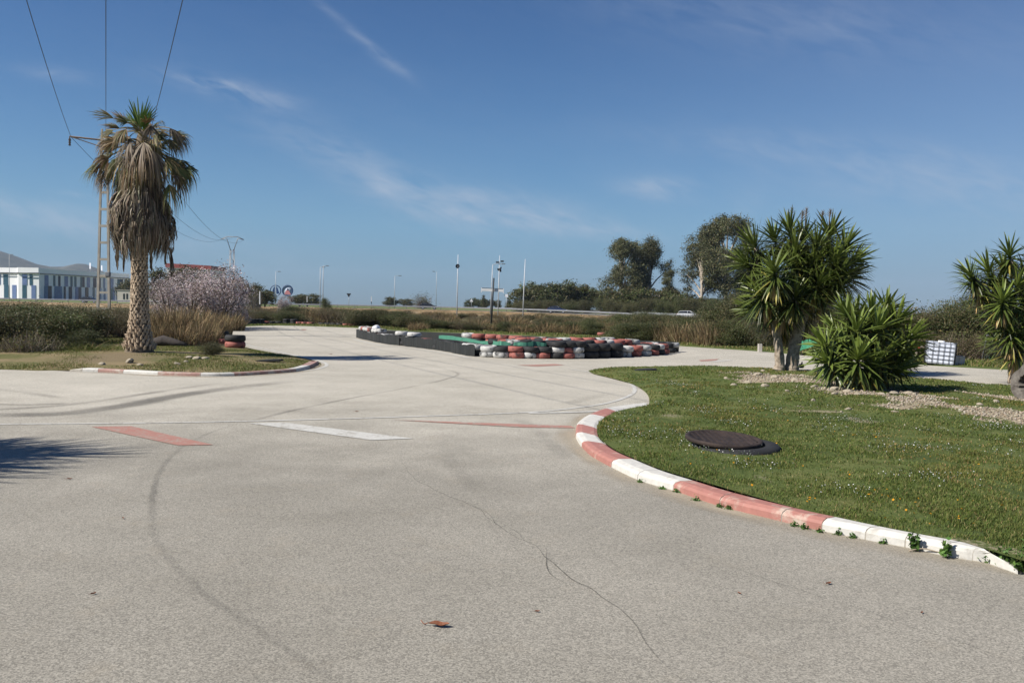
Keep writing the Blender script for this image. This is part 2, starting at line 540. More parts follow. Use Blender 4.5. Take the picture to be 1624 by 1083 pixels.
# hills far to the north-west: real slopes 3 km away
def hills():
    rng = np.random.default_rng(4)
    crest = [(-190, 388), (-100, 386), (-40, 392), (0, 398), (30, 408), (58, 419), (80, 423), (100, 423), (122, 418), (136, 419), (150, 424), (175, 436), (215, 452), (270, 468), (330, 474)]
    cx = np.interp(np.linspace(-190, 330, 130), [c[0] for c in crest], [c[0] for c in crest])
    cy = np.interp(cx, [c[0] for c in crest], [c[1] for c in crest])
    rows, D = [], 3000.
    top = [atd(a, b, D) for a, b in zip(cx, cy)]
    for j in range(26):
        t = j / 25                                 # 0 at the foot, 1 at the crest
        d = D - 750 * (1 - t)
        row = []
        for i, p in enumerate(top):
            x = p.x * (1 - .12 * (1 - t))
            nz = float(vnoise(x, d, 130, 3) - .5) * 60 + float(vnoise(x, d, 45, 5) - .5) * 22
            k = t ** 1.25
            row.append((x, d, max(-2, (p.z + 4) * k + nz * math.sin(PI * min(t, .999)) * .8 - 4)))
        rows.append(row)
    back = [(p.x, D + 500, -4) for p in top]; rows.append(back)
    V = np.array(rows).reshape(-1, 3); n = len(top)
    Fq = np.array([(i * n + j, i * n + j + 1, (i + 1) * n + j + 1, (i + 1) * n + j) for i in range(len(rows) - 1) for j in range(n - 1)])
    mt = earth_mat('scrub_hillside', [(.38, (.035, .04, .026)), (.5, (.065, .064, .046)), (.62, (.13, .118, .095))], .012, .06)
    tag(link('hills', npmesh('hills', V, Fq, None, True), mt), kind='structure')


hills()

# ------------------------------------------------------------------ the track
FAR_EDGE = [(1640, 589), (1450, 578), (1300, 566), (1200, 557), (1080, 549), (950, 539), (800, 531), (640, 525), (560, 520), (450, 516.5), (385, 518),
            (352, 522), (343, 528), (345, 535), (365, 545), (395, 552), (430, 560), (470, 566), (497, 571.5), (510, 577), (500, 584), (470, 589),
            (372, 595.5), (250, 594.5), (130, 589.5), (0, 584), (-70, 582.5)]
far_w = [at(*p) for p in FAR_EDGE]
far_c = crom(far_w, 4)
out_poly = [(-34, -14), (34, -14), (34, 12)] + [(p.x, p.y) for p in far_c] + [(-34, 16)]
Va, Fa = sheet(out_poly, 2.0, lambda x, y: np.zeros_like(x))
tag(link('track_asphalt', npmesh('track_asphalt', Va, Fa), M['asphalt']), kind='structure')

# ------------------------------------------------------------------ kerb stones
KP = [((1606, 897), (1616, 887)), ((1542, 889), (1562, 869)), ((1500, 882), (1524, 857)), ((1435, 868), (1458, 845)), ((1372, 856), (1397, 833)), ((1303, 842), (1328, 818)),
      ((1239, 827), (1264, 804)), ((1141, 803), (1168, 780)), ((1067, 778), (1104, 761)), ((1011, 761), (1050, 744)), ((969, 741), (1008, 727)), ((940, 725), (980, 715)),
      ((922, 709), (961, 703)), ((913, 694), (949, 691)), ((914, 680), (947, 678.5)), ((920, 672), (950, 669.5)), ((933, 664), (962, 661)), ((958, 654.5), (978, 652)),
      ((989, 649), (998, 646.5)), ((1025, 645), (1027, 642.5))]
KC = 'WWWWWRRRWWRRWRWWRWW'


def kerb(name, outer, inner, cols, gap=.005, sub=9, top=.105):
    oc, ic = crom(outer, sub), crom(inner, sub)
    mb = MB()
    for s in range(len(cols)):
        a = s * sub
        mi = {'W': 0, 'R': 1, 'C': 2, 'P': 3}[cols[s]]
        secs = []
        for j in range(sub + 1):
            i = a + j
            o, n = Vector(oc[i]), Vector(ic[i])
            if j == 0: d = Vector(oc[i + 1]) - o; o += d.normalized() * gap; n += (Vector(ic[i + 1]) - n).normalized() * gap * .8
            if j == sub: d = Vector(oc[i - 1]) - o; o += d.normalized() * gap; n += (Vector(ic[i - 1]) - n).normalized() * gap * .8
            o.z = 0; n.z = 0
            e = n - o; w = 1.0
            k = 1.0
            if s == 0: k = .25 + .75 * j / sub            # the end stone dips into the ground
            jt = (float(vnoise(o.x, o.y, .07, 51)) - .5) * .014; jz = (float(vnoise(o.x, o.y, .11, 52)) - .5) * .010
            o = o + e * jt; e = n - o
            secs.append([o + Vector((0, 0, -.04)), o + e * .02 + Vector((0, 0, .055 * k)), o + e * .10 + Vector((0, 0, .078 * k)), o + e * (.30 + jt * 3) + Vector((0, 0, top * .97 * k + jz)),
                         o + e * .85 + Vector((0, 0, top * k)), n + Vector((0, 0, (top - .012) * k)), n + e * .02 + Vector((0, 0, -.04))])
        w = len(secs[0]); vs = [v for sc_ in secs for v in sc_]
        fs = [(j * w + q, (j + 1) * w + q, (j + 1) * w + q + 1, j * w + q + 1) for j in range(sub) for q in range(w - 1)]
        fs += [list(range(w)), list(range(sub * w, sub * w + w))[::-1]]
        mb.add(vs, fs, mi)
    # mortar bed, set a little lower than the stones
    secs = []
    for o, n in zip(oc, ic):
        o, n = Vector(o), Vector(n); o.z = n.z = 0; e = n - o
        secs.append([o + e * .03 + Vector((0, 0, -.04)), o + e * .035 + Vector((0, 0, .051)), o + e * .115 + Vector((0, 0, .071)), o + e * .31 + Vector((0, 0, top * .93)), o + e * .85 + Vector((0, 0, top * .96)), o + e * .96 + Vector((0, 0, -.04))])
    secs = secs[sub:]
    w = 6; mb.add([v for s_ in secs for v in s_], [(j * w + q, (j + 1) * w + q, (j + 1) * w + q + 1, j * w + q + 1) for j in range(len(secs) - 1) for q in range(w - 1)], 2)
    o = mb.build(name, [M['kerb_white'], M['kerb_red'], M['concrete'], M['kerb_pale']])
    tag(o, kind='structure'); return oc, ic


k_out, k_in = kerb('kerb', [at(*a) for a, b in KP], [at(*b, .1) for a, b in KP], KC, top=.097)

LK = [(110, 588), (130, 589), (155, 590), (195, 592), (250, 595), (318, 597), (372, 596.5), (430, 593), (470, 589.5), (492, 584), (506, 577)]
lk_o = [at(*p) for p in LK]
lk_i = []
for i, p in enumerate(lk_o):
    d = (lk_o[min(i + 1, len(lk_o) - 1)] - lk_o[max(i - 1, 0)]).normalized()
    lk_i.append(p + Vector((-d.y, d.x, 0)) * .27)
kerb('kerb', lk_o, lk_i, 'CWPWPWPPWP', top=.075)

# ------------------------------------------------------------------ grass islands
ISL_BACK = [(1027, 642.5), (1030, 632), (1024, 619), (1003, 606), (965, 595.5), (938, 588.5), (952, 583.5), (1100, 580.5), (1240, 585.5), (1450, 599), (1600, 612), (1760, 622)]
ib = crom([at(*p, .06) for p in ISL_BACK], 4)
isl = [(p.x, p.y) for p in k_in] + [(p.x, p.y) for p in ib[1:]] + [(26, 17), (26, 1), (7, 2.2), (5.2, 3.6)]
ib2 = [(p.x, p.y) for p in ib]
GRAVEL = [at(1195, 594, .15), at(1260, 600, .2), at(1330, 615, .15), at(1395, 632, .12), at(1480, 643, .1), at(1570, 655, .1), at(1680, 668, .1)]
GRAVEL2 = [at(1440, 612, .1), at(1520, 622, .1), at(1600, 630, .1), at(1700, 640, .1)]


def bareness(x, y):
    d = dist_line(x, y, [(p.x, p.y) for p in GRAVEL]); d2 = dist_line(x, y, [(p.x, p.y) for p in GRAVEL2])
    b = 1.1 - d / 1.15 + (vnoise(x, y, .9, 2) - .5) * 1.9 + (vnoise(x, y, .3, 3) - .5) * .9
    b2 = .8 - d2 / .55 + (vnoise(x, y, .8, 4) - .5) * 1.9
    spots = (vnoise(x, y, 1.0, 41) * .6 + vnoise(x, y, .35, 42) * .45 - .66) * 3.2
    return np.clip(np.maximum(np.maximum(b, b2), np.minimum(spots, .62)), 0, 1)


def isl_z(x, y):
    e = np.minimum(dist_line(x, y, ib2), 9)
    d = dist_line(x, y, [(p.x, p.y) for p in GRAVEL[:4]])
    return .02 + .075 * np.clip(e / .35, 0, 1) + .10 * np.exp(-(d / 1.5) ** 2) + (vnoise(x, y, 1.2, 7) - .5) * .03 * np.clip(e / 1.0, 0, 1)


Vi, Fi = sheet(isl, .26, isl_z, seed=3)
bi = bareness(Vi[:, 0], Vi[:, 1])
tag(link('grass_island', npmesh('grass_island', Vi, Fi, np.repeat(bi[:, None], 3, 1), True), M['turf']), kind='structure')

L_FRONT = [(p.x, p.y) for p in crom([at(-90, 584.5), at(0, 586), at(60, 588)], 3)] + [(p.x, p.y) for p in lk_i]
L_SIDE = [(p.x + .12 * 0, p.y) for p in [at(q[0] - 3, q[1]) for q in ((497, 572), (470, 566.5), (430, 560.5), (395, 552.5), (365, 545.5), (346, 536), (343, 529))]]
lil = L_FRONT + L_SIDE + [(p.x, p.y) for p in (at(330, 521), at(200, 522), at(-90, 520))]
lfe = L_FRONT + L_SIDE


def lil_z(x, y):
    e = np.minimum(dist_line(x, y, lfe), 20)
    return .005 + .08 * np.clip(e / .4, 0, 1) + .10 * np.clip((e - .5) / 3, 0, 1) + (vnoise(x, y, 1.6, 8) - .5) * .05 * np.clip(e, 0, 1)


Vl, Fl = sheet(lil, .5, lil_z, seed=5)
bl = np.clip((vnoise(Vl[:, 0], Vl[:, 1], 2.2, 9) - .45) * 2.6 + .1, 0, 1) * np.clip(dist_line(Vl[:, 0], Vl[:, 1], L_FRONT) / 1.6, 0, 1)
tag(link('grass_island', npmesh('grass_island', Vl, Fl, np.repeat(bl[:, None], 3, 1), True), M['turf_dry']), kind='structure')

# grass verge behind the far edge of the track
ve = [Vector((p.x, p.y, 0)) for p in far_c[:13 * 4 - 2]]
rows = []
for i, p in enumerate(ve):
    d = (ve[min(i + 1, len(ve) - 1)] - ve[max(i - 1, 0)]).normalized(); n = Vector((d.y, -d.x, 0))
    w = 2.2 + 1.6 * float(vnoise(p.x, p.y, 5, 2))
    rows.append([p - n * .15 + Vector((0, 0, -.02)), p + n * .25 + Vector((0, 0, .035)), p + n * w + Vector((0, 0, .05)), p + n * (w + 5) + Vector((0, 0, .03))])
w = 4; V = np.array([tuple(v) for r_ in rows for v in r_])
Fq = np.array([(i * w + j, (i + 1) * w + j, (i + 1) * w + j + 1, i * w + j + 1) for i in range(len(rows) - 1) for j in range(w - 1)])
VERGE = V
tag(link('grass_verge', npmesh('grass_verge', V, Fq, np.zeros((len(V), 3))), M['turf']), kind='structure')


# ------------------------------------------------------------------ grass blades and flowers
def blades(name, x, y, z, h, w, cols, rng, lean=.45):
    n = len(x); a = rng.uniform(0, 2 * PI, n)
    ln = h * lean * rng.uniform(.2, 1.4, n); dx, dy = np.cos(a) * ln, np.sin(a) * ln
    P = np.zeros((n, 3, 3))
    for j, t in enumerate((0, .55, 1)):
        P[:, j, 0] = x + dx * t * t; P[:, j, 1] = y + dy * t * t; P[:, j, 2] = z + h * t * (1 - .18 * t) - (.012 if j == 0 else 0)
    W = np.stack([w, w * .75, w * .08], 1)
    b = a + PI / 2 + rng.normal(0, .5, n)
    Sd = np.stack([np.cos(b), np.sin(b), np.zeros(n)], 1)
    V, Fq, C = strips(P, W, Sd, cols)
    return tag(link(name, npmesh(name, V, Fq, C), M['grass']), kind='stuff')


def visible(x, y, mg=.06):
    u = x / np.maximum(y, .1)
    return (y > 2.0) & (u > -.62 - mg) & (u < .62 + mg)


rng = np.random.default_rng(11)
GREENS = [(.100, .136, .027), (.076, .110, .021), (.140, .166, .038), (.165, .160, .050), (.28, .225, .095)]
n = 620000
y = 3.5 * (27 / 3.5) ** rng.uniform(0, 1, n); x = y * rng.uniform(-.0, .68, n) + rng.uniform(0, 2.5, n) * (rng.uniform(0, 1, n) < .25)
keep = rng.uniform(0, 1, n) < np.clip((y / 12.0) ** .2, 0, 1)
keep &= inside(x, y, isl)
x, y = x[keep], y[keep]
den = vnoise(x, y, .45, 5) * .6 + vnoise(x, y, .16, 6) * .5
b = bareness(x, y)
keep = (rng.uniform(0, 1, len(x)) < np.clip((den - .25) * 1.6, .08, 1)) & (b < .35 + .35 * rng.uniform(0, 1, len(x)))
x, y, den = x[keep], y[keep], den[keep]
if len(x) > 150000: x, y, den = x[:150000], y[:150000], den[:150000]
h = rng.uniform(.012, .034, len(x)) * (.35 + den * 1.2); wv = .0055 * np.clip(y / 7, 1, 3.2) * rng.uniform(.7, 1.3, len(x))
cw = vnoise(x, y, 1.7, 12)
c = pal(rng, len(x), GREENS, [.34, .28, .2, .1, .08]); dry = (cw > .54)[:, None] & (rng.uniform(0, 1, (len(x), 1)) < .45)
c = np.where(dry, c * np.array([1.55, 1.15, 1.3]), c)
blades('grass', x, y, isl_z(x, y), h, wv, c, rng, .9)

n = 260000
x = rng.uniform(-17, -5, n); y = rng.uniform(18, 46, n); k = inside(x, y, lil) & visible(x, y)
x, y = x[k], y[k]; g = vnoise(x, y, 1.3, 21) + np.clip(1.2 - dist_line(x, y, L_FRONT) / 1.0, 0, 1) * .5
k = g + rng.uniform(-.2, .2, len(x)) > .62; x, y = x[k], y[k]
h = rng.uniform(.02, .06, len(x)); c = pal(rng, len(x), GREENS + [(.22, .18, .08)], [.3, .2, .16, .1, .12, .12])
blades('grass', x, y, lil_z(x, y), h, .011 * rng.uniform(.7, 1.3, len(x)), c, rng, .9)

n = 34000
i = rng.integers(0, len(rows) - 1, n); t = rng.uniform(0, 1, n)[:, None]; s = rng.uniform(.05, 1, n)[:, None]
A = np.array([[tuple(v) for v in r_] for r_ in rows])
pp = (A[i, 1] * (1 - t) + A[i + 1, 1] * t) * (1 - s) + (A[i, 2] * (1 - t) + A[i + 1, 2] * t) * s
h = rng.uniform(.05, .2, n) * (.4 + vnoise(pp[:, 0], pp[:, 1], 1.5, 3)); c = pal(rng, n, GREENS + [(.25, .2, .1)], [.26, .2, .18, .12, .12, .12])
blades('grass', pp[:, 0], pp[:, 1], pp[:, 2] - .01, h, .03 * rng.uniform(.7, 1.4, n), c, rng)


def flowers(name, centres, n, sig, size, colr, mat, zf, hgt=(.03, .07)):
    rng = np.random.default_rng(len(name) + n)
    cs = np.array([(p.x, p.y) for p in centres]); k = rng.integers(0, len(cs), n)
    x = cs[k, 0] + rng.normal(size=n) * sig; y = cs[k, 1] + rng.normal(size=n) * sig * 1.2
    kk = inside(x, y, isl) & (dist_line(x, y, isl + [isl[0]]) > .1); x, y = x[kk], y[kk]
    z = zf(x, y) + rng.uniform(*hgt, len(x))
    P = np.stack([x, y, z], 1)
    V, Fq, C = leaves(P, size, 1.0, rng, pal(rng, len(x), [colr], None, .1), 2.5)
    # a thin stalk under every flower head
    Ps = np.stack([P + np.array([0, 0, -.09]), P], 1)
    V2, F2, C2 = strips(Ps, np.full((len(x), 2), .004), np.tile([1., 0, 0], (len(x), 1)), np.tile([.07, .11, .03], (len(x), 1)))
    V, Fq, C = join([(V, Fq, C), (V2, F2, C2)])
    return tag(link(name, npmesh(name, V, Fq, C), mat), kind='stuff')


rw = random.Random(5)
cw_ = [at(a, b_, .1) for a, b_ in ((1110, 692), (1085, 700), (1070, 688), (1130, 655), (1222, 652), (1315, 647), (1340, 668), (1360, 664), (1100, 652), (1470, 682), (1495, 760),
                                    (1450, 760), (1570, 684), (1580, 680), (1210, 738), (1180, 744), (990, 672), (1000, 690), (960, 640), (1040, 640), (1075, 612), (1350, 780), (1600, 720), (1270, 620), (1500, 664))]
cw_ += [at(rw.uniform(960, 1620), rw.uniform(600, 720), .1) for _ in range(26)]
flowers('white_flowers', cw_, 2300, .17, .0125, (.75, .75, .72), M['blossom'], isl_z)
cy_ = [at(a, b_, .1) for a, b_ in ((1155, 715), (1110, 726), (1160, 735), (1556, 740), (1600, 742), (1585, 742), (1440, 755), (1290, 803), (1400, 802), (1500, 825), (1345, 758), (1540, 652), (1497, 650), (1480, 738), (1280, 800), (1612, 760))]
cy_ += [at(rw.uniform(1080, 1620), rw.uniform(640, 830), .1) for _ in range(40)]
flowers('yellow_flowers', cy_, 190, .16, .020, (.72, .33, .02), M['blossom'], isl_z)


# ------------------------------------------------------------------ paint, skid marks and cracks on the track
def flat(mb, pts, w, z, sub=6, mi=0):
    c = crom([Vector((p.x, p.y, 0)) for p in pts], sub); vs = []
    for i, p in enumerate(c):
        d = (c[min(i + 1, len(c) - 1)] - c[max(i - 1, 0)]).normalized(); nn = Vector((-d.y, d.x, 0)) * (w / 2)
        vs += [(p.x + nn.x, p.y + nn.y, z), (p.x - nn.x, p.y - nn.y, z)]
    mb.add(vs, [(2 * i + 1, 2 * i + 3, 2 * i + 2, 2 * i) for i in range(len(c) - 1)], mi)


ZP = .0062
mb = MB()
flat(mb, [at(*p) for p in ((-120, 675), (0, 673), (150, 672), (300, 670), (480, 666), (650, 661), (830, 654.5), (905, 648), (960, 640), (993, 630), (1006, 621), (1003, 611), (985, 602.5), (958, 595), (930, 589.5), (905, 586))], .085, ZP)
flat(mb, [at(*p) for p in ((838, 655.5), (900, 654.5), (962, 652))], .13, ZP + .0025)
flat(mb, [at(*p) for p in ((470, 588.5), (500, 586), (518, 580), (512, 574), (490, 568), (455, 561), (420, 553.5), (392, 547), (372, 540))], .10, ZP)
flat(mb, [at(*p) for p in ((560, 538), (600, 547), (645, 551.5), (700, 559), (745, 568))], .16, ZP)
for a, b_ in (((448, 517.5), (462, 517.6)), ((520, 519.5), (532, 520)), ((1012, 564), (1030, 562)), ((1130, 574), (1158, 571)), ((1060, 556), (1080, 554))):
    flat(mb, [at(*a), at(*b_)], .22, ZP)
def quad(mb, px, mi=0, z=ZP):
    mb.add([at(*p, z) for p in px], [(0, 1, 2, 3)], mi)
quad(mb, [(394, 670.8), (588, 697.5), (656, 695), (452, 669.8)])
tag(mb.build('white_markings', M['white_paint']), kind='structure')
mb = MB()
quad(mb, [(145, 676.5), (283, 706), (338, 705), (208, 675.5)])
quad(mb, [(622, 665.5), (820, 677), (912, 678.5), (905, 675), (690, 665)])
mb.f[-1] = mb.f[-1]
for px in ([(820, 579), (880, 577), (895, 579), (850, 581)], [(1108, 571), (1140, 569), (1135, 571.5), (1112, 573)], [(478, 522), (486, 522), (485, 523.5), (478, 523.5)]):
    quad(mb, px)
tag(mb.build('red_markings', M['red_paint']), kind='structure')


def stain_mat(name, c, rough=.9, k=.75):
    mt, nt, b_, out = newmat(name)
    a = node(nt, 'ShaderNodeAttribute', attribute_name='col')
    sep = nt.nodes.new('ShaderNodeSeparateColor'); nt.links.new(a.outputs['Color'], sep.inputs[0])
    f = (S(nt, sep.outputs[0]) * (noise(nt, 30, 4, .8) * 1.5 + .1)).clamp() * k
    b_.inputs['Base Color'].default_value = (*c, 1); b_.inputs['Roughness'].default_value = rough
    b_.inputs['Specular IOR Level'].default_value = .2
    t = nt.nodes.new('ShaderNodeBsdfTransparent'); mx = nt.nodes.new('ShaderNodeMixShader')
    nt.links.new(f.k, mx.inputs[0]); nt.links.new(t.outputs[0], mx.inputs[1]); nt.links.new(b_.outputs[0], mx.inputs[2])
    nt.links.new(mx.outputs[0], out.inputs[0]); return mt


M['rubber_stain'] = stain_mat('rubber_stain', (.075, .074, .07), k=.5)
M['crack'] = stain_mat('crack_dirt', (.055, .05, .04), k=.9)


def stain(name, items, mat, z=.004, wob=0.0):
    parts = []; rng = np.random.default_rng(77)
    for pts, w, k in items:
        c = crom([at(*p) for p in pts], 14); nC = len(c)
        P = np.array([(p.x, p.y, z) for p in c])
        if wob:
            s_ = np.cumsum(np.r_[0, np.linalg.norm(np.diff(P, axis=0), axis=1)])
            P[:, 0] += (vnoise(s_, s_ * 0, .22, 3) - .5) * wob; P[:, 1] += (vnoise(s_, s_ * 0, .17, 5) - .5) * wob
        d = np.gradient(P, axis=0); sd = np.stack([-d[:, 1], d[:, 0], d[:, 2] * 0], 1); sd = unit(sd)
        t = np.linspace(0, 1, nC); fade = np.clip(np.minimum(t, 1 - t) * 6, 0, 1) * (.25 + 1.3 * vnoise(P[:, 0], P[:, 1], .7, 4)) * k
        V = np.stack([P - sd * w * .5, P - sd * w * .18, P + sd * w * .18, P + sd * w * .5], 1).reshape(-1, 3)
        A_ = np.stack([fade * 0, fade, fade, fade * 0], 1).reshape(-1)
        i = np.arange(nC - 1)[:, None] * 4
        Fq = np.concatenate([np.concatenate([i + j, i + j + 1, i + j + 5, i + j + 4], 1) for j in range(3)])
        parts.append((V, Fq, np.repeat(np.clip(A_, 0, 1)[:, None], 3, 1)))
    V, Fq, C = join(parts)
    return tag(link(name, npmesh(name, V, Fq, C), mat), kind='structure')


stain('skid_marks', [
    ([(-60, 658), (40, 658), (110, 655), (200, 643), (280, 628), (370, 615), (470, 604)], .62, .85),
    ([(-60, 652), (60, 646), (150, 637), (260, 620), (360, 606)], .30, .45),
    ([(-40, 640), (40, 642), (110, 640)], .28, .5), ([(-20, 615), (50, 624), (100, 632)], .3, .3),
    ([(385, 672), (460, 652), (560, 631), (640, 616), (705, 602), (726, 592), (690, 582)], .12, .55),
    ([(560, 562), (640, 572), (700, 582)], .2, .25), ([(380, 549), (520, 548), (640, 549)], .2, .25),
    ([(820, 662), (860, 690), (900, 730)], .3, .18), ([(690, 690), (720, 740), (760, 780)], .25, .15),
    ([(900, 640), (930, 632), (970, 622)], .4, .22)], M['rubber_stain'])
stain('seams', [
    ([(392, 668), (340, 684), (290, 708), (255, 745), (241, 790), (244, 845), (272, 890), (330, 945), (400, 992), (470, 1040), (530, 1090), (600, 1140)], .08, .40)], M['rubber_stain'], .0045, .03)
stain('cracks', [
    ([(636, 725), (650, 752), (690, 778), (745, 800), (775, 822), (812, 848), (850, 868), (872, 890), (900, 915), (960, 950), (1000, 985), (1030, 1030), (1090, 1090)], .010, .6),
    ([(742, 796), (772, 812), (785, 830), (815, 842), (842, 862), (864, 872), (870, 905), (905, 930)], .009, .6),
    ([(1150, 895), (1250, 930), (1330, 956), (1420, 985), (1500, 1012), (1640, 1062)], .009, .45),
    ([(820, 560), (900, 580), (960, 586)], .03, .3)], M['crack'], .0048, .05)

# pale dust and grit gathered at the foot of the kerbs
M['dust'] = stain_mat('pale_grit', (.40, .345, .26), k=.85)
def along(c, off):
    r = []
    for i, p in enumerate(c):
        d = (c[min(i + 1, len(c) - 1)] - c[max(i - 1, 0)]); d.z = 0; d.normalize(); r.append(Vector((p.x, p.y, 0)) + Vector((d.y, -d.x, 0)) * off)
    return r
def dust(c, off, w, k):
    c = along(c, off); P = np.array([(p.x, p.y, .0052) for p in c]); d = np.gradient(P, axis=0); sd = unit(np.stack([-d[:, 1], d[:, 0], d[:, 2] * 0], 1)); n = len(c)
    w_ = w * (.5 + vnoise(P[:, 0], P[:, 1], .6, 31))[:, None]
    V = np.stack([P + sd * w_ * t for t in (-.5, .0, .5)], 1).reshape(-1, 3); A_ = np.tile([0, 1., .9], n) * np.repeat(.25 + vnoise(P[:, 0], P[:, 1], .45, 32), 3) * k
    if off < 0: A_ = A_.reshape(-1, 3)[:, ::-1].ravel()
    i = np.arange(n - 1)[:, None] * 3
    return V, np.concatenate([np.concatenate([i + j, i + j + 1, i + j + 4, i + j + 3], 1) for j in range(2)]), np.repeat(np.clip(A_, 0, 1)[:, None], 3, 1)
V, Fq, C = join([dust(k_out, -.10, .34, .9), dust(crom([Vector((p.x, p.y, 0)) for p in lk_o], 6), .10, .4, .7)])
tag(link('kerb_dust', npmesh('kerb_dust', V, Fq, C), M['dust']), kind='structure')

# ------------------------------------------------------------------ palm with a skirt of dead fronds
PB = at(221, 561, .14)
PS = PB.y / F * 1.0                                # metres per photo pixel at the palm


def pw(px, py, dy=0.0): return np.array(atd(px, py, PB.y + dy))


def fan(hub, d, nrm, Rr, nseg, spread, droop, rng, cols, w=None):
    """one fan leaf: segments radiating from the hub"""
    d = unit(np.array(d, float)); nrm = np.array(nrm, float); nrm = unit(nrm - d * nrm.dot(d)); sd = np.cross(nrm, d)
    a = np.linspace(-spread, spread, nseg) + rng.normal(0, .03, nseg)
    dirs = np.cos(a)[:, None] * d + np.sin(a)[:, None] * sd + rng.normal(0, .05, (nseg, 3))
    ln = Rr * (1 - .28 * (np.abs(a) / max(spread, .1)) ** 2) * rng.uniform(.85, 1.1, nseg)
    ts = np.array([0.03, .35, .65, .85, 1.0]); P = np.zeros((nseg, 5, 3))
    for j, t in enumerate(ts):
        P[:, j] = hub + dirs * (ln * t)[:, None] * (1 - .25 * droop * t * t)
        P[:, j, 2] -= droop * ln * np.array([0, .03, .18, .42, .85])[j] * rng.uniform(.7, 1.25, nseg)
    wd = (w or Rr * spread * 2 / nseg * .8)
    W = np.outer(np.full(nseg, wd), [.35, 1.0, .75, .42, .06])
    Sd = np.cross(dirs, nrm) + rng.normal(0, .25, (nseg, 3))
    return strips(P, W, Sd, pal(rng, nseg, cols))


def stem_strip(a, b, sag, w, c):
    t = np.linspace(0, 1, 6)[:, None]; P = a * (1 - t) + b * t; P[:, 2] += sag * 4 * (t * (1 - t))[:, 0]
    V1 = strips(P[None], np.full((1, 6), w), np.array([[1., .2, 0]]), np.array([c]))
    V2 = strips(P[None], np.full((1, 6), w), np.array([[0., .6, 1]]), np.array([c]))
    return join([V1, V2])


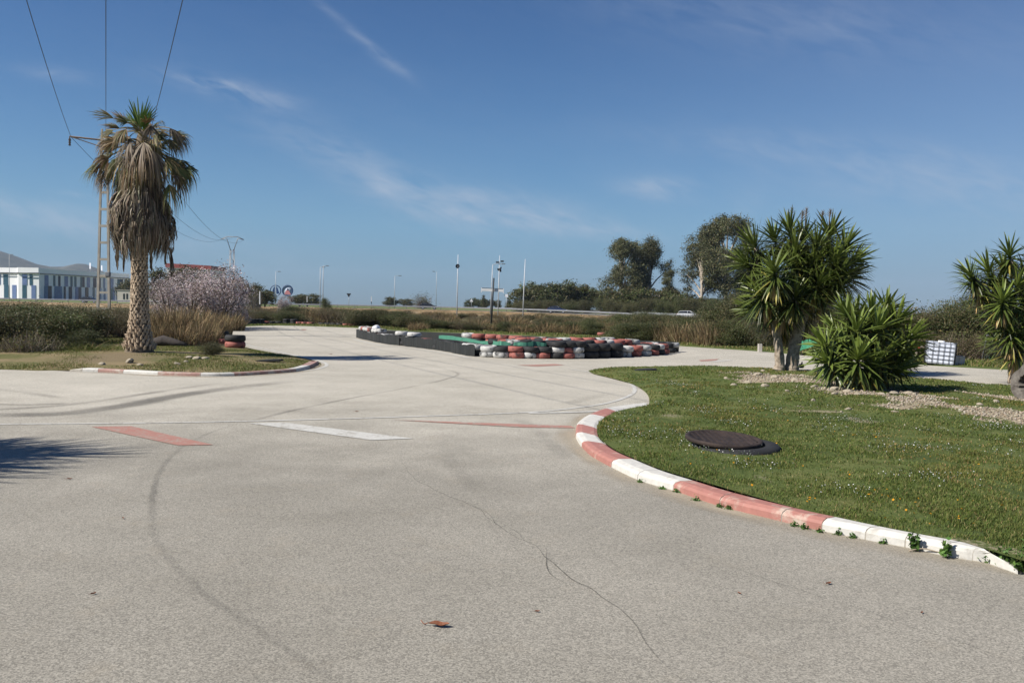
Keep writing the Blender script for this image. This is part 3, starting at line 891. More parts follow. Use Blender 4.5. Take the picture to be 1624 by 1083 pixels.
def fan_palm():
    rng = np.random.default_rng(8)
    root = empty('palm_tree', PB)
    tag(root, 'tall fan palm with a shaggy skirt of dead fronds on the grass island', 'palm tree')
    B = np.array(PB)
    # trunk: a lathe with wedge-shaped leaf bases all over it
    mb = MB()
    H = 3.5
    prof = [(.46, -.1), (.44, .05), (.36, .25), (.30, .55), (.26, .95), (.235, 1.5), (.22, 2.2), (.21, 2.8), (.20, H)]
    lean = lambda z: .05 * (z / 3.5)
    fr = lambda z: float(np.interp(z, [p[1] for p in prof], [p[0] for p in prof]))
    mb.lathe([(r_ * .93, z) for r_, z in prof], n=18)
    M['palm_core'] = plain('palm_trunk_core', (.19, .15, .105), (.10, .075, .05), .95, 14)
    M['palm_boot'] = plain('palm_leaf_base', (.54, .43, .31), (.33, .25, .17), .9, 9, bmp=.4, bscale=30)
    z = .12; r_i = 0
    while z < H:
        nb = 15; rad = fr(z)
        for j in range(nb):
            a = 2 * PI * (j + .5 * (r_i % 2)) / nb + rng.normal(0, .05)
            rag = max(0, 1 - z / 1.1)                # ragged, spreading stubs near the foot
            if rng.uniform() < .05: continue
            hw = rad * PI / nb * rng.uniform(.72, .95) * (1 - .4 * rag); hh = rng.uniform(.075, .105) * (1 + rag * .8); out = rng.uniform(.012, .03) + rag * rng.uniform(.0, .09)
            q = Matrix.Rotation(a, 3, 'Z')
            pts = [(rad * .985, -hw, 0), (rad * .985, hw, 0), (rad * 1.005, hw * .95, hh * .45), (rad + out, hw * .45, hh), (rad + out, -hw * .45, hh), (rad * 1.005, -hw * .95, hh * .45),
                   (rad * .93, 0, hh * 1.15), (rad * 1.05, 0, hh * .05)]
            vs = [q @ Vector(p) + Vector((0, 0, z + rng.normal(0, .012))) for p in pts]
            mb.add(vs, [(0, 7, 2), (0, 2, 5), (1, 2, 7), (0, 5, 7), (7, 5, 4), (7, 4, 3), (7, 3, 2), (2, 3, 6), (3, 4, 6), (4, 5, 6)], 1)
        z += .090 * (1 + .15 * max(0, 1 - z)); r_i += 1
    mb.build('trunk', [M['palm_core'], M['palm_boot']], root)
    # skirt of dead fronds hanging round the trunk
    tan = [(.27, .22, .155), (.195, .155, .105), (.35, .295, .22), (.105, .078, .05), (.05, .037, .025)]
    parts = []
    zt0, zb0 = 5.35, 2.75
    for k in range(230):
        a = rng.uniform(0, 2 * PI); top = rng.uniform(3.6, 5.1); ln = rng.uniform(.95, 1.9)
        bot = max(2.72 + rng.uniform(0, .6) * (rng.uniform() < .8), top - ln)
        rb = np.interp((top + bot) / 2, [2.7, 3.2, 3.7, 4.2, 4.7, 5.2], [.48, .74, .90, .86, .66, .45]) * rng.uniform(.55, 1.08)
        nst = 13
        aa_ = a + rng.normal(0, .11, nst); t = np.linspace(0, 1, 6)
        P = np.zeros((nst, 6, 3)); rr_ = np.interp(t, [0, .3, .7, 1], [.35, .85, 1.0, .82])
        l2 = (top - bot) * rng.uniform(.6, 1.08, nst)
        spread = np.interp(t, [0, .25, 1], [.15, .6, 1.15])
        for j in range(6):
            an = a + (aa_ - a) * spread[j]; rj = rb * rr_[j] + rng.normal(0, .025, nst)
            P[:, j, 0] = np.cos(an) * rj; P[:, j, 1] = np.sin(an) * rj; P[:, j, 2] = top - l2 * t[j]
        P[:, 1:, :2] += rng.normal(0, .014, (nst, 5, 2))
        P[..., 0] += .08
        W = np.outer(rng.uniform(.025, .06, nst), [.7, 1, .9, .7, .5, .1])
        Sd = np.stack([-np.sin(aa_), np.cos(aa_), np.zeros(nst)], 1) + rng.normal(0, .5, (nst, 3))
        shade = rng.choice(5, p=[.3, .25, .18, .17, .10])
        parts.append(strips(P, W, Sd, pal(rng, nst, [tan[shade], tan[shade], tan[(shade + 1) % 4]], None, .25)))
    # loose straws hanging lower than the rest
    for px, y0, y1, w_ in ((272, 392, 440, 8), (186, 395, 428, 4), (210, 400, 425, 5), (196, 396, 432, 3), (262, 388, 420, 6), (240, 400, 430, 5)):
        n_ = 9; P = np.zeros((n_, 4, 3)); a0 = pw(px, y0) - B; b0 = pw(px, y1) - B
        for j, t in enumerate((0, .4, .8, 1)):
            P[:, j] = a0 * (1 - t) + b0 * t + rng.normal(0, .008, (n_, 3)); P[:, j, 0] += rng.normal(0, w_ * .35 * PS, n_) * (1 - t * .6)
        parts.append(strips(P, np.outer(rng.uniform(.03, .055, n_), [.8, 1, .8, .2]), rng.normal(0, 1, (n_, 3)) * [1, 1, .1], pal(rng, n_, tan[:4])))
    V, Fq, C = join(parts)
    link('frond_skirt', npmesh('frond_skirt', V, Fq, C), M['palm'], root)
    # heart of the crown
    mb = MB(); mb.tube([(.04, 0, 3.3), (.06, 0, 5.0), (.08, 0, 6.0), (.08, 0, 6.45)], [.25, .25, .22, .10], 10)
    mb.build('crown_shaft', M['palm_core'], root)
    GR = [(.085, .15, .022), (.12, .19, .03), (.06, .11, .018)]; BR = [(.19, .11, .04), (.26, .17, .07), (.12, .07, .03), (.10, .10, .028)]
    OL = [(.10, .11, .028), (.16, .13, .045), (.075, .085, .022), (.24, .17, .07)]; DG = [(.06, .085, .022), (.085, .10, .028), (.12, .11, .035)]; GY = [(.18, .14, .09), (.25, .20, .135), (.12, .085, .05), (.07, .05, .03)]
    heart = np.array([.08, 0, 6.25])
    # (hub pixel, direction in the picture plane, depth lean, radius, spread, droop, colours)
    spec = [((222, 204), (0.12, 0, 1), .0, .95, .75, .05, GR), ((216, 206), (-.2, .1, 1), .25, .74, .6, .05, GR), ((228, 206), (.25, -.1, .97), -.25, .72, .5, .05, GR),
            ((200, 196), (-.7, 0, .62), .1, .62, .5, .12, BR), ((190, 204), (-.9, 0, .35), -.3, .60, .65, .3, BR), ((182, 212), (-1, 0, .05), .2, .55, .7, .25, OL),
            ((184, 224), (-1, 0, -.15), -.4, .62, .8, .45, BR), ((180, 245), (-.9, 0, -.25), .1, .75, 1.0, .6, OL), ((172, 250), (-.8, 0, -.5), -.3, .62, 1.0, .8, BR),
            ((178, 262), (-.7, 0, -.5), -.2, .70, .9, .9, GY), ((163, 268), (-.6, 0, -.7), .2, .55, .9, .9, BR), ((196, 250), (-.5, 0, -.8), -.6, .7, .9, .9, OL),
            ((248, 215), (.8, 0, .1), .2, .5, .7, .5, BR), ((262, 222), (.85, 0, -.15), -.2, .62, .9, .75, OL), ((268, 226), (.9, 0, -.4), .3, .55, 1.0, .9, GY),
            ((262, 252), (.8, 0, -.4), -.3, .72, .9, .8, OL), ((272, 262), (.75, 0, -.7), .1, .68, .9, .9, BR), ((280, 280), (.6, 0, -.8), -.2, .66, .8, .9, GY),
            ((268, 292), (.4, 0, -.9), -.5, .68, .8, .9, OL), ((284, 266), (.8, 0, -.55), .5, .55, .8, .9, OL),
            ((240, 200), (.3, -.4, -.9), -.5, .62, .8, .9, GY), ((206, 222), (-.2, -.3, -1), -.7, .75, .8, .9, GY), ((228, 226), (.1, -.2, -1), -.8, .85, .8, .9, GY),
            ((214, 240), (-.1, -.2, -1), -.7, .9, .8, .9, BR), ((242, 238), (.3, 0, -1), -.6, .85, .8, .9, GY), ((200, 205), (-.3, -.4, -.6), -.6, .6, .8, .9, BR)]
    for k in range(22):                            # browned fans standing out to both sides
        s_ = -1 if k % 2 else 1; zz = rng.uniform(5.1, 6.5); rr0 = rng.uniform(.55, 1.1) * (1.15 if zz < 6.1 else .8)
        spec.append(((s_ * rr0, rng.uniform(-.5, .5), zz), (s_ * .8, rng.uniform(-.4, .4), rng.uniform(-.7, -.1)), None, rng.uniform(.5, .68), rng.uniform(.6, .9), rng.uniform(.5, .9), (BR, GY, OL, GY, DG)[k % 5]))
    for k in range(34):                            # dark old leaves filling the middle, all round
        a = rng.uniform(0, 2 * PI); zz = rng.uniform(4.75, 6.1)
        spec.append((None, (math.cos(a), math.sin(a), zz), 0, rng.uniform(.6, .85), .7, 1.0, GY if rng.uniform() < .7 else OL))
    for k in range(26):                            # the bushy top, leaves of every age
        a = rng.uniform(0, 2 * PI); zz = rng.uniform(5.85, 6.75); rr0 = rng.uniform(.25, .75)
        spec.append(((math.cos(a) * rr0, math.sin(a) * rr0, zz), (math.cos(a), math.sin(a), rng.uniform(-.4, .7)), None, rng.uniform(.5, .75), rng.uniform(.5, .8), rng.uniform(.15, .7), (OL, BR, OL, GY, DG)[k % 5]))
    for s_ in spec:
        hubp, d, lean_, Rr, sp, dr, cols = s_
        if hubp is None:
            hub = np.array([.08 + d[0] * .32, d[1] * .32, d[2]]); d = (d[0], d[1], -.7)
        elif lean_ is None: hub = np.array([.08 + hubp[0], hubp[1], hubp[2]]); lean_ = 0
        else: hub = pw(*hubp, lean_ * 1.1) - B
        d = np.array(d, float) + np.array([0, lean_ * .5, 0])
        nrm = np.array([.1, -.75, .6]) if abs(d[2]) < 1.2 else np.array([0, -1, .1])
        V1 = fan(hub, d, nrm + rng.normal(0, .3, 3), Rr, 26, sp, dr, rng, cols)
        base = heart + np.array([0, 0, -.25 if hub[2] < 6.2 else .1])
        V2 = stem_strip(base, hub, .10, .035, (.17, .13, .05) if cols is not GR else (.12, .15, .03))
        V, Fq, C = join([V1, V2])
        link('frond', npmesh('frond', V, Fq, C), M['palm'], root)
    for o in root.children: pass
    return root


fan_palm()


# ------------------------------------------------------------------ yuccas
def rosette(c, axis, Ln, n, rng, old=.12, dead=.05, wid=.052, tmax=142, bright=1.0):
    """a head of sword leaves at c pointing along axis"""
    axis = unit(np.array(axis, float)); c = np.array(c, float)
    u = unit(np.cross(axis, [.3, .9, .1])); v = np.cross(axis, u)
    i = np.arange(n); t = (i + .5) / n
    th = np.radians(7 + (tmax - 7) * t ** .72 + rng.normal(0, 5, n)); ph = i * 2.39996 + rng.normal(0, .15, n)
    d = np.cos(th)[:, None] * axis + np.sin(th)[:, None] * (np.cos(ph)[:, None] * u + np.sin(ph)[:, None] * v)
    base = c + axis * (.10 - .30 * t)[:, None]
    ln = Ln * (.62 + .42 * np.sin(PI * np.clip(.2 + t * .75, 0, 1))) * rng.uniform(.85, 1.1, n)
    ks = [0, .22, .5, .78, 1.0]; P = np.zeros((n, 5, 3)); P[:, 0] = base
    sag = (.10 + .85 * t * np.abs(np.sin(th)) + rng.uniform(0, .2, n))
    for j in range(1, 5):
        dd = d.copy(); dd[:, 2] -= sag * (ks[j] ** 1.6); dd = unit(dd)
        P[:, j] = P[:, j - 1] + dd * (ln * (ks[j] - ks[j - 1]))[:, None]
    isdead = (t > .8) & (rng.uniform(0, 1, n) < dead * 5); 
    if isdead.any():                                # dead leaves hang against the stem
        k = isdead
        for j in range(5):
            P[k, j] = base[k] + d[k] * (.12 * np.sqrt(ks[j]) + .05 * ks[j])[..., None] * np.array([1, 1, .2]) + np.array([0, 0, -1.0]) * (ln[k] * .85 * ks[j])[:, None]
    W = np.outer(wid * rng.uniform(.8, 1.15, n), [.55, .92, 1.0, .66, .04])
    sd = np.cross(d, axis); sd[np.linalg.norm(sd, axis=1) < .1] = u
    g0, g1, g2 = np.array([.125, .165, .030]), np.array([.078, .108, .021]), np.array([.046, .066, .015])
    tt = t[:, None]
    C = np.where(tt < .35, g0 + (g1 - g0) * tt / .35, g1 + (g2 - g1) * np.clip((tt - .35) / .5, 0, 1)) * bright
    yel = (t > .72) & (rng.uniform(0, 1, n) < old * 3)
    C = np.where(yel[:, None], np.array([.27, .235, .055]) * rng.uniform(.7, 1.2, (n, 1)), C)
    C = np.where(isdead[:, None], np.array([.44, .30, .135]) * rng.uniform(.7, 1.25, (n, 1)), C)
    C = np.clip(C * rng.uniform(.8, 1.2, (n, 1)), 0, 1)
    Ck = np.repeat(C[:, None, :], 5, 1); Ck[:, 4] = Ck[:, 4] * .6 + np.array([.16, .12, .05]) * .4
    nrm = np.cross(unit(sd), d)
    V, Fq, CC = strips(P, W, sd, Ck, crease=-nrm[:, None, :] * .16 * np.sign(axis[2] + .01))
    return V, Fq, CC


M['yucca_bark'] = plain('yucca_bark', (.41, .34, .265), (.17, .135, .10), .9, 11, bmp=1.0, bscale=42)
M['dead_spike'] = plain('dead_flower_stalk', (.19, .15, .10), (.11, .085, .06), .9, 9)


def yucca(name, base, label, heads, limbs, Ln, nl, seed, group=None, spikes=(), wid=.052, bright=1.0):
    """heads: (px, py, dy, tilt_x, tilt_z[, old, dead]); limbs: lists of (px, py, dy, radius)"""
    rng = np.random.default_rng(seed)
    root = empty(name, base); tag(root, label, 'yucca', group)
    B = np.array(base)
    W = lambda px, py, dy: np.array(atd(px, py, base.y + dy)) - B
    for lb in limbs:
        pts = crom([Vector(W(*q[:3])) for q in lb], 4); rad = list(np.interp(np.linspace(0, len(lb) - 1, len(pts)), range(len(lb)), [q[3] for q in lb]))
        rad = [r_ * (1 + .07 * math.sin(i * 2.1 + seed)) for i, r_ in enumerate(rad)]
        pts[0].z = -.06 if pts[0].z < .3 else pts[0].z
        mb = MB(); mb.tube(pts, rad, 12); mb.build('trunk', M['yucca_bark'], root)
    for h in heads:
        px, py, dy, tx, tz = h[:5]; old, dead = (h[5], h[6]) if len(h) > 5 else (.10, .04)
        ty = -.25 if dy < 0 else .2
        V, Fq, C = rosette(W(px, py, dy), (tx, ty, tz), Ln * rng.uniform(.9, 1.08), nl, rng, old, dead, wid, bright=bright)
        link('leaf_rosette', npmesh('leaf_rosette', V, Fq, C), M['yucca'], root)
    for px, py, dy, hgt in spikes:
        b = Vector(W(px, py, dy)); mb = MB()
        tip = b + Vector((.03, 0, hgt)); mb.tube([b - Vector((0, 0, .25)), b + Vector((.01, 0, hgt * .5)), tip], [.018, .014, .006], 6)
        for k in range(16):
            a = k * 2.4; t = .35 + .6 * k / 16; p = b.lerp(tip, t); mb.tube([p, p + Vector((math.cos(a) * .13 * (1.2 - t), math.sin(a) * .13 * (1.2 - t), .09))], [.008, .004], 4)
        mb.build('flower_stalk', M['dead_spike'], root)
    return root


def zp(x, y): return (1080 + x / 3.61, 320 + y / 3.61)
TB = at(1246, 584, .17)
hd = []
for x, y, dy, tx, tz, *o in ((430, 225, .2, -.55, 1), (540, 190, .5, -.25, 1), (625, 150, .2, -.05, 1), (700, 190, .7, .05, 1), (650, 250, -.4, -.05, 1), (770, 235, -.3, .15, 1), (850, 165, .3, .3, 1),
                             (930, 235, .0, .55, 1), (965, 315, -.1, .9, .75), (870, 310, -.6, .35, 1), (760, 330, -.5, .1, 1), (395, 330, .1, -.85, .8), (445, 330, .6, -.5, .9), (535, 375, -1.1, -.2, .9, .3, .10),
                             (640, 340, -.5, -.1, 1), (700, 420, -.3, .1, .9), (890, 430, -.6, .5, .9, .22, .12), (850, 470, .1, .6, .8), (650, 555, -.9, .05, .95, .18, .05), (760, 470, -.4, .4, .8), (930, 400, .5, .9, .6),
                             (450, 470, .4, -.8, .4, .2, .1), (440, 610, .7, -.95, .3), (520, 700, .9, -.5, .5), (610, 690, .9, .3, .7), (560, 490, .3, -.3, .9), (780, 560, .6, .6, .6), (720, 640, .8, .4, .6), (470, 540, -.4, -.6, .7, .3, .25), (560, 560, .5, -.2, .8), (600, 600, -.3, .1, .7, .2, .2), (480, 620, .3, -.7, .5, .2, .3), (780, 480, -.8, .4, .8, .25, .1), (840, 540, -.4, .6, .7, .3, .3)):
    hd.append((*zp(x, y + (45 if y < 420 else 8)), dy, tx, tz, *o))
lm = [[(*zp(560, 962), 0, .17), (*zp(566, 930), 0, .14), (*zp(558, 830), 0, .12), (*zp(545, 740), .05, .12), (*zp(530, 640), .1, .11), (*zp(470, 480), .1, .09), (*zp(430, 260), .2, .07)],
      [(*zp(634, 965), .1, .21), (*zp(636, 930), .1, .185), (*zp(648, 840), .1, .165), (*zp(675, 720), .1, .16), (*zp(700, 620), .1, .14), (*zp(690, 470), .1, .11), (*zp(640, 200), .3, .07)],
      [(*zp(690, 620), .1, .12), (*zp(760, 545), -.1, .09), (*zp(820, 480), -.3, .075), (*zp(890, 340), -.3, .06)],
      [(*zp(700, 610), .1, .11), (*zp(770, 605), -.3, .075), (*zp(840, 605), -.5, .065), (*zp(890, 480), -.5, .055)],
      [(*zp(700, 560), .1, .11), (*zp(740, 430), .3, .09), (*zp(850, 200), .3, .06)],
      [(*zp(540, 660), .1, .09), (*zp(545, 520), -.6, .07), (*zp(535, 400), -1.0, .055)], [(*zp(690, 640), .1, .1), (*zp(665, 600), -.5, .07), (*zp(650, 565), -.85, .055)]]
yucca('yucca_tree', TB, 'tall two-trunked yucca with a broad crown on the gravel bed', hd, lm, .84, 105, 21, wid=.058,
      spikes=((*zp(628, 110), .2, .35), (*zp(712, 110), .6, .35), (*zp(805, 110), .3, .25), (*zp(848, 110), .3, .3), (*zp(690, 120), .4, .3)), bright=.92)
LB = at(1374, 617, .15)
hd = []
for x, y, dy, tx, tz, *o in ((1010, 850, -.75, 0, 1, .2, .02), (1005, 700, -.35, -.15, 1), (955, 600, .15, -.3, 1), (1090, 600, .2, .05, 1), (1120, 690, -.3, .15, 1), (840, 780, -.2, -.7, .9), (860, 870, -.4, -.75, .7, .15, .02), (1170, 570, .6, .3, 1),
                             (1225, 640, .4, .55, 1), (1285, 740, .2, .8, .9), (1240, 830, .1, .75, .8, .2, .06), (1160, 830, -.3, .45, .9, .22, .1), (1090, 900, -.6, .2, .9, .35, .05), (930, 800, -.2, -.35, 1),
                             (900, 700, .6, -.45, 1), (1010, 610, .8, -.1, 1), (1210, 920, -.1, .7, .6, .2, .1)):
    hd.append((*zp(x, y + 62), dy, tx, tz, *o))
lm = [[(1374, 622, 0, .16), (1378, 595, 0, .13), (1382, 560, .1, .10), (1388, 520, .2, .07)], [(1386, 622, .05, .12), (1402, 585, .1, .09), (1412, 545, .2, .07)], [(1362, 620, .0, .12), (1345, 590, .0, .09), (1332, 560, .1, .06)]]
yucca('yucca_bush', LB, 'low dense yucca clump with bright green heads in the gravel bed', hd, lm, .64, 78, 33, wid=.064, bright=1.2)


def zq(x, y): return (1424 + x / 3.87, 380 + y / 3.87)
RB = at(1612, 604, .12)
hd = []
for x, y, dy, tx, tz, *o in ((455, 235, 0, -.5, 1, .15, .06), (480, 300, .3, -.4, .9, .3, .2), (560, 210, .4, -.2, 1), (685, 110, .1, .1, 1), (650, 200, .5, 0, 1), (640, 390, -.6, -.1, 1, .3, .15), (725, 300, -.3, .2, 1), (600, 300, .2, -.3, 1),
                             (760, 400, -.2, .4, 1), (690, 590, -.4, -.2, .8, .4, .15), (650, 480, -.2, -.4, .9, .25, .08), (780, 230, .2, .4, 1), (850, 160, .2, .4, 1), (880, 320, .1, .6, .9), (760, 560, 0, .3, .9), (740, 690, -.2, .2, .6, .4, .1), (560, 400, .4, -.6, .8, .2, .1), (880, 480, .1, .7, .9), (640, 640, .4, -.6, .6)):
    hd.append((*zq(x, y), dy, tx, tz, *o))
lm = [[(*zq(715, 870), 0, .15), (*zq(712, 780), 0, .12), (*zq(700, 650), 0, .10), (*zq(660, 520), 0, .08), (*zq(560, 330), .1, .06), (*zq(470, 250), 0, .05)],
      [(*zq(740, 870), .1, .16), (*zq(745, 760), .1, .13), (*zq(770, 560), .1, .1), (*zq(760, 330), .1, .07), (*zq(690, 130), .1, .05)], [(*zq(700, 640), 0, .08), (*zq(665, 470), -.4, .06), (*zq(640, 410), -.5, .05)]]
yucca('yucca_tree', RB, 'yucca with tan dead leaves under its heads behind the weathered log', hd, lm, .66, 84, 44, bright=1.05)

# a yucca standing just west of the view; only its shadow falls on the track
rng = np.random.default_rng(3)
OB = Vector((-10.2, 6.9, 0)); root = empty('yucca_tree', OB)
tag(root, 'yucca beside the track whose spiky shadow lies across the tarmac', 'yucca')
mb = MB(); mb.tube([(0, 0, -.1), (.05, 0, 1.5), (.1, .1, 3.4)], [.2, .15, .1], 10); mb.build('trunk', M['yucca_bark'], root)
for hx, hy, hz, tx, ty in (*[(.45 + .85 * math.cos(k * 2.4) * (k / 14) ** .5, .1 + .85 * math.sin(k * 2.4) * (k / 14) ** .5, 3.2 + .05 * (k % 5), math.cos(k * 2.4) * .7, math.sin(k * 2.4) * .7) for k in range(14)], (.55, .25, 3.9, .5, .2), (.1, -.5, 3.7, 0, -.5), (-.4, .5, 3.8, -.5, .4), (1.0, -.1, 3.3, .9, 0), (.9, .75, 3.55, .8, .6), (.4, .9, 3.3, .3, .9), (.5, -.9, 3.3, .4, -.9), (1.2, .4, 3.75, .9, .3), (0, 0, 4.1, 0, 0), (-.6, -.5, 3.3, -.7, -.5), (1.0, -.7, 3.6, .8, -.6), (.2, .2, 3.5, 0, .3), (.6, -.3, 3.2, .3, -.3), (-.2, -.2, 3.4, -.2, 0), (.5, .5, 3.1, .3, .4), (.0, .7, 3.6, 0, .6)):
    V, Fq, C = rosette((hx, hy, hz), (tx, ty, 1), 1.05, 75, rng)
    link('leaf_rosette', npmesh('leaf_rosette', V, Fq, C), M['yucca'], root)


# ------------------------------------------------------------------ bushes, reeds and trees: one prototype of each kind, then copies
def bush_proto(name, seed, cols, w, nc=280, per=72, sig=.075, leaf=.023, aspect=.55, twig=(.13, .10, .07), nt=60, upright=0.0, mat='leaf'):
    """about 1 m high and 1 m wide"""
    rng = np.random.default_rng(seed)
    blobs = [(0, 0, .48, .40, .40, .42)]
    for k in range(7):
        a = rng.uniform(0, 2 * PI); r_ = rng.uniform(.2, .34)
        blobs.append((math.cos(a) * r_, math.sin(a) * r_, rng.uniform(.28, .72), rng.uniform(.14, .26), rng.uniform(.14, .26), rng.uniform(.16, .28)))
    P, idx, cc = clumps(blobs, nc, per, sig, rng)
    P = P[P[:, 2] > -.02]; n = len(P)
    hue = vnoise(P[:, 0] * 1.0, P[:, 1] + P[:, 2] * .7, .22, seed)[:, None]
    C = pal(rng, n, cols, w) * (.75 + .5 * hue)
    V, Fq, C = leaves(P, leaf, aspect, rng, C, .2)
    root = empty(name)
    link('foliage', npmesh('foliage', V, Fq, C), M[mat], root)
    # twigs from the foot out to the leaf clumps
    k = rng.choice(len(cc), min(nt, len(cc)), replace=False); tgt = cc[k]
    t = np.array([0, .35, .7, 1.08]); Pt = np.zeros((len(k), 4, 3)); st = rng.normal(0, .07, (len(k), 3)) * [1, 1, 0]
    for j in range(4):
        Pt[:, j] = st * (1 - t[j]) + tgt * t[j]; Pt[:, j, 2] = tgt[:, 2] * t[j] ** .8
    Pt[:, 1:] += rng.normal(0, .02, (len(k), 3, 3))
    V, Fq, C = strips(Pt, np.outer(np.full(len(k), .013), [1.2, .9, .6, .2]), rng.normal(0, 1, (len(k), 3)), pal(rng, len(k), [twig]))
    link('twigs', npmesh('twigs', V, Fq, C), M['dryleaf'], root)
    return root


def reed_proto(name, seed, cols, n=900, wid=.012, spread=.42, lean=.25):
    rng = np.random.default_rng(seed); a = rng.uniform(0, 2 * PI, n); r_ = spread * np.sqrt(rng.uniform(0, 1, n))
    x, y = np.cos(a) * r_, np.sin(a) * r_; h = rng.uniform(.35, 1.0, n) * (1 - .45 * (r_ / spread) ** 2); la = a + rng.normal(0, .8, n); ln = h * lean * rng.uniform(.2, 1.5, n)
    P = np.zeros((n, 4, 3))
    for j, t in enumerate((0, .4, .75, 1)):
        P[:, j, 0] = x + np.cos(la) * ln * t ** 2; P[:, j, 1] = y + np.sin(la) * ln * t ** 2; P[:, j, 2] = h * t - (.03 if j == 0 else 0)
    P[:, 1:] += rng.normal(0, .012, (n, 3, 3))
    W = np.outer(wid * rng.uniform(.6, 1.5, n), [1, .9, .7, .25])
    V, Fq, C = strips(P, W, rng.normal(0, 1, (n, 3)) * [1, 1, .15], pal(rng, n, cols, None, .25))
    root = link(name, npmesh(name, V, Fq, C), M['dryleaf'])
    return root


def twiggy_proto(name, seed, cols, n=420):
    """a leafless tangle of thin branches with a few leaves"""
    rng = np.random.default_rng(seed); parts = []
    root = empty(name)
    a = rng.uniform(0, 2 * PI, n); tilt = rng.uniform(.05, .9, n); ln = rng.uniform(.4, 1.0, n)
    d = np.stack([np.cos(a) * np.sin(tilt), np.sin(a) * np.sin(tilt), np.cos(tilt)], 1)
    st = rng.normal(0, .16, (n, 3)) * [1, 1, 0]; P = np.zeros((n, 5, 3))
    for j, t in enumerate((0, .25, .5, .75, 1)): P[:, j] = st + d * (ln * t)[:, None] * [.7, .7, 1]
    P[:, 1:] += np.cumsum(rng.normal(0, .03, (n, 4, 3)), 1)
    V, Fq, C = strips(P, np.outer(rng.uniform(.006, .016, n), [1, .9, .7, .5, .15]), rng.normal(0, 1, (n, 3)), pal(rng, n, cols, None, .3))
    link('branches', npmesh('branches', V, Fq, C), M['dryleaf'], root)
    k = rng.integers(0, n, 1100); j = rng.integers(2, 5, 1100); pl = P[k, j] + rng.normal(0, .05, (1100, 3))
    V, Fq, C = leaves(pl, .045, .6, rng, pal(rng, 1100, [(.11, .115, .035), (.15, .12, .05), (.07, .08, .025)]))
    link('leaves', npmesh('leaves', V, Fq, C), M['dryleaf'], root)
    return root


DK = [(.056, .070, .024), (.040, .052, .018), (.080, .088, .030), (.115, .10, .044), (.15, .12, .062)]
MD = [(.065, .088, .026), (.050, .068, .022), (.095, .105, .036), (.12, .105, .05)]
BRN = [(.13, .10, .055), (.095, .075, .042), (.17, .135, .075), (.085, .088, .036)]
protos = {
    'dark': [bush_proto('dark_bush', s, DK, None) for s in (1, 2, 3)],
    'green': [bush_proto('green_bush', s, MD, None) for s in (11, 12, 13)],
    'brown': [bush_proto('brown_bush', s, BRN, None, per=24, aspect=.4, nt=110) for s in (21, 22)] + [twiggy_proto('brown_bush', 27, [(.17, .135, .095), (.11, .085, .06), (.22, .18, .13)])],
    'reed': [reed_proto('dry_grass_clump', s, [(.255, .185, .098), (.185, .13, .07), (.32, .245, .14), (.13, .105, .05)]) for s in (31, 32)],
    'tuft': [reed_proto('grass_tuft', s, [(.11, .15, .035), (.16, .17, .05), (.075, .11, .025), (.24, .20, .09)], 700, .014, .5, .5) for s in (41, 42)],
    'twig': [twiggy_proto('leafless_shrub', 51, [(.25, .21, .165), (.17, .135, .10), (.32, .28, .22)])],
}
used = set()
rp = random.Random(9)


def plant(kind, loc, h, w, label, cat, group, dep=None):
    p = rp.choice(protos[kind])
    if p.name in used: o = copy_tree(p)
    else: o = p; used.add(p.name)
    o.location = (loc[0], loc[1], loc[2] - .04); o.rotation_euler = (0, 0, rp.uniform(0, 6.28))
    o.scale = (w, dep or w, h)
    tag(o, label, cat, group)
    return o


def plant_px(kind, px, yb, yt, wpx, label, cat, group, zb=.0, d=None):
    b = at(px, yb, zb) if d is None else atd(px, yb, d)
    s = b.y / F
    return plant(kind, b, max(.25, (yb - yt) * s * 1.02), wpx * s * 1.05, label, cat, group)


# thicket behind the palm's island
T1 = ('bush', 'bushes of the thicket round the ladder pylon')
for px, yb, yt, w_, kd in ((20, 560, 486, 150, 'dark'), (78, 553, 477, 135, 'green'), (-30, 552, 480, 120, 'green'), (122, 549, 484, 105, 'dark'), (150, 541, 487, 110, 'brown'), (112, 540, 480, 110, 'dark'), (195, 541, 488, 90, 'brown'), (60, 536, 478, 130, 'dark'),
                           (178, 536, 486, 90, 'dark'), (212, 538, 488, 80, 'brown'), (8, 540, 480, 120, 'dark'), (-70, 560, 480, 140, 'dark'), (130, 560, 520, 60, 'green'), (250, 536, 494, 90, 'brown')):
    lab = {'dark': 'dark green bush in the thicket around the foot of the ladder pylon', 'green': 'mid green bush in the thicket at the picture edge beside the pylon', 'brown': 'brownish bush in the thicket between ladder pylon and palm'}[kd]
    plant_px(kd, px, yb, yt - rp.uniform(-2, 10), w_, lab, *T1, zb=.05)
for px, yb, yt, w_ in ((45, 566, 520, 70), (12, 566, 528, 60), (70, 564, 530, 50)):
    plant_px('twig', px, yb, yt, w_, 'leafless pale twiggy shrub in front of the dark thicket', 'shrub', 'twiggy shrubs before the thicket', .05)
for px, yb, yt, w_ in ((95, 563, 545, 60), (130, 563, 538, 70), (165, 562, 540, 70), (195, 560, 538, 50), (150, 566, 550, 60), (110, 567, 552, 50), (180, 550, 530, 60), (240, 552, 536, 40)):
    plant_px('tuft', px, yb, yt, w_, 'bright green grass tuft at the foot of the thicket beside the palm', 'grass tuft', 'grass tufts by the palm', .05)
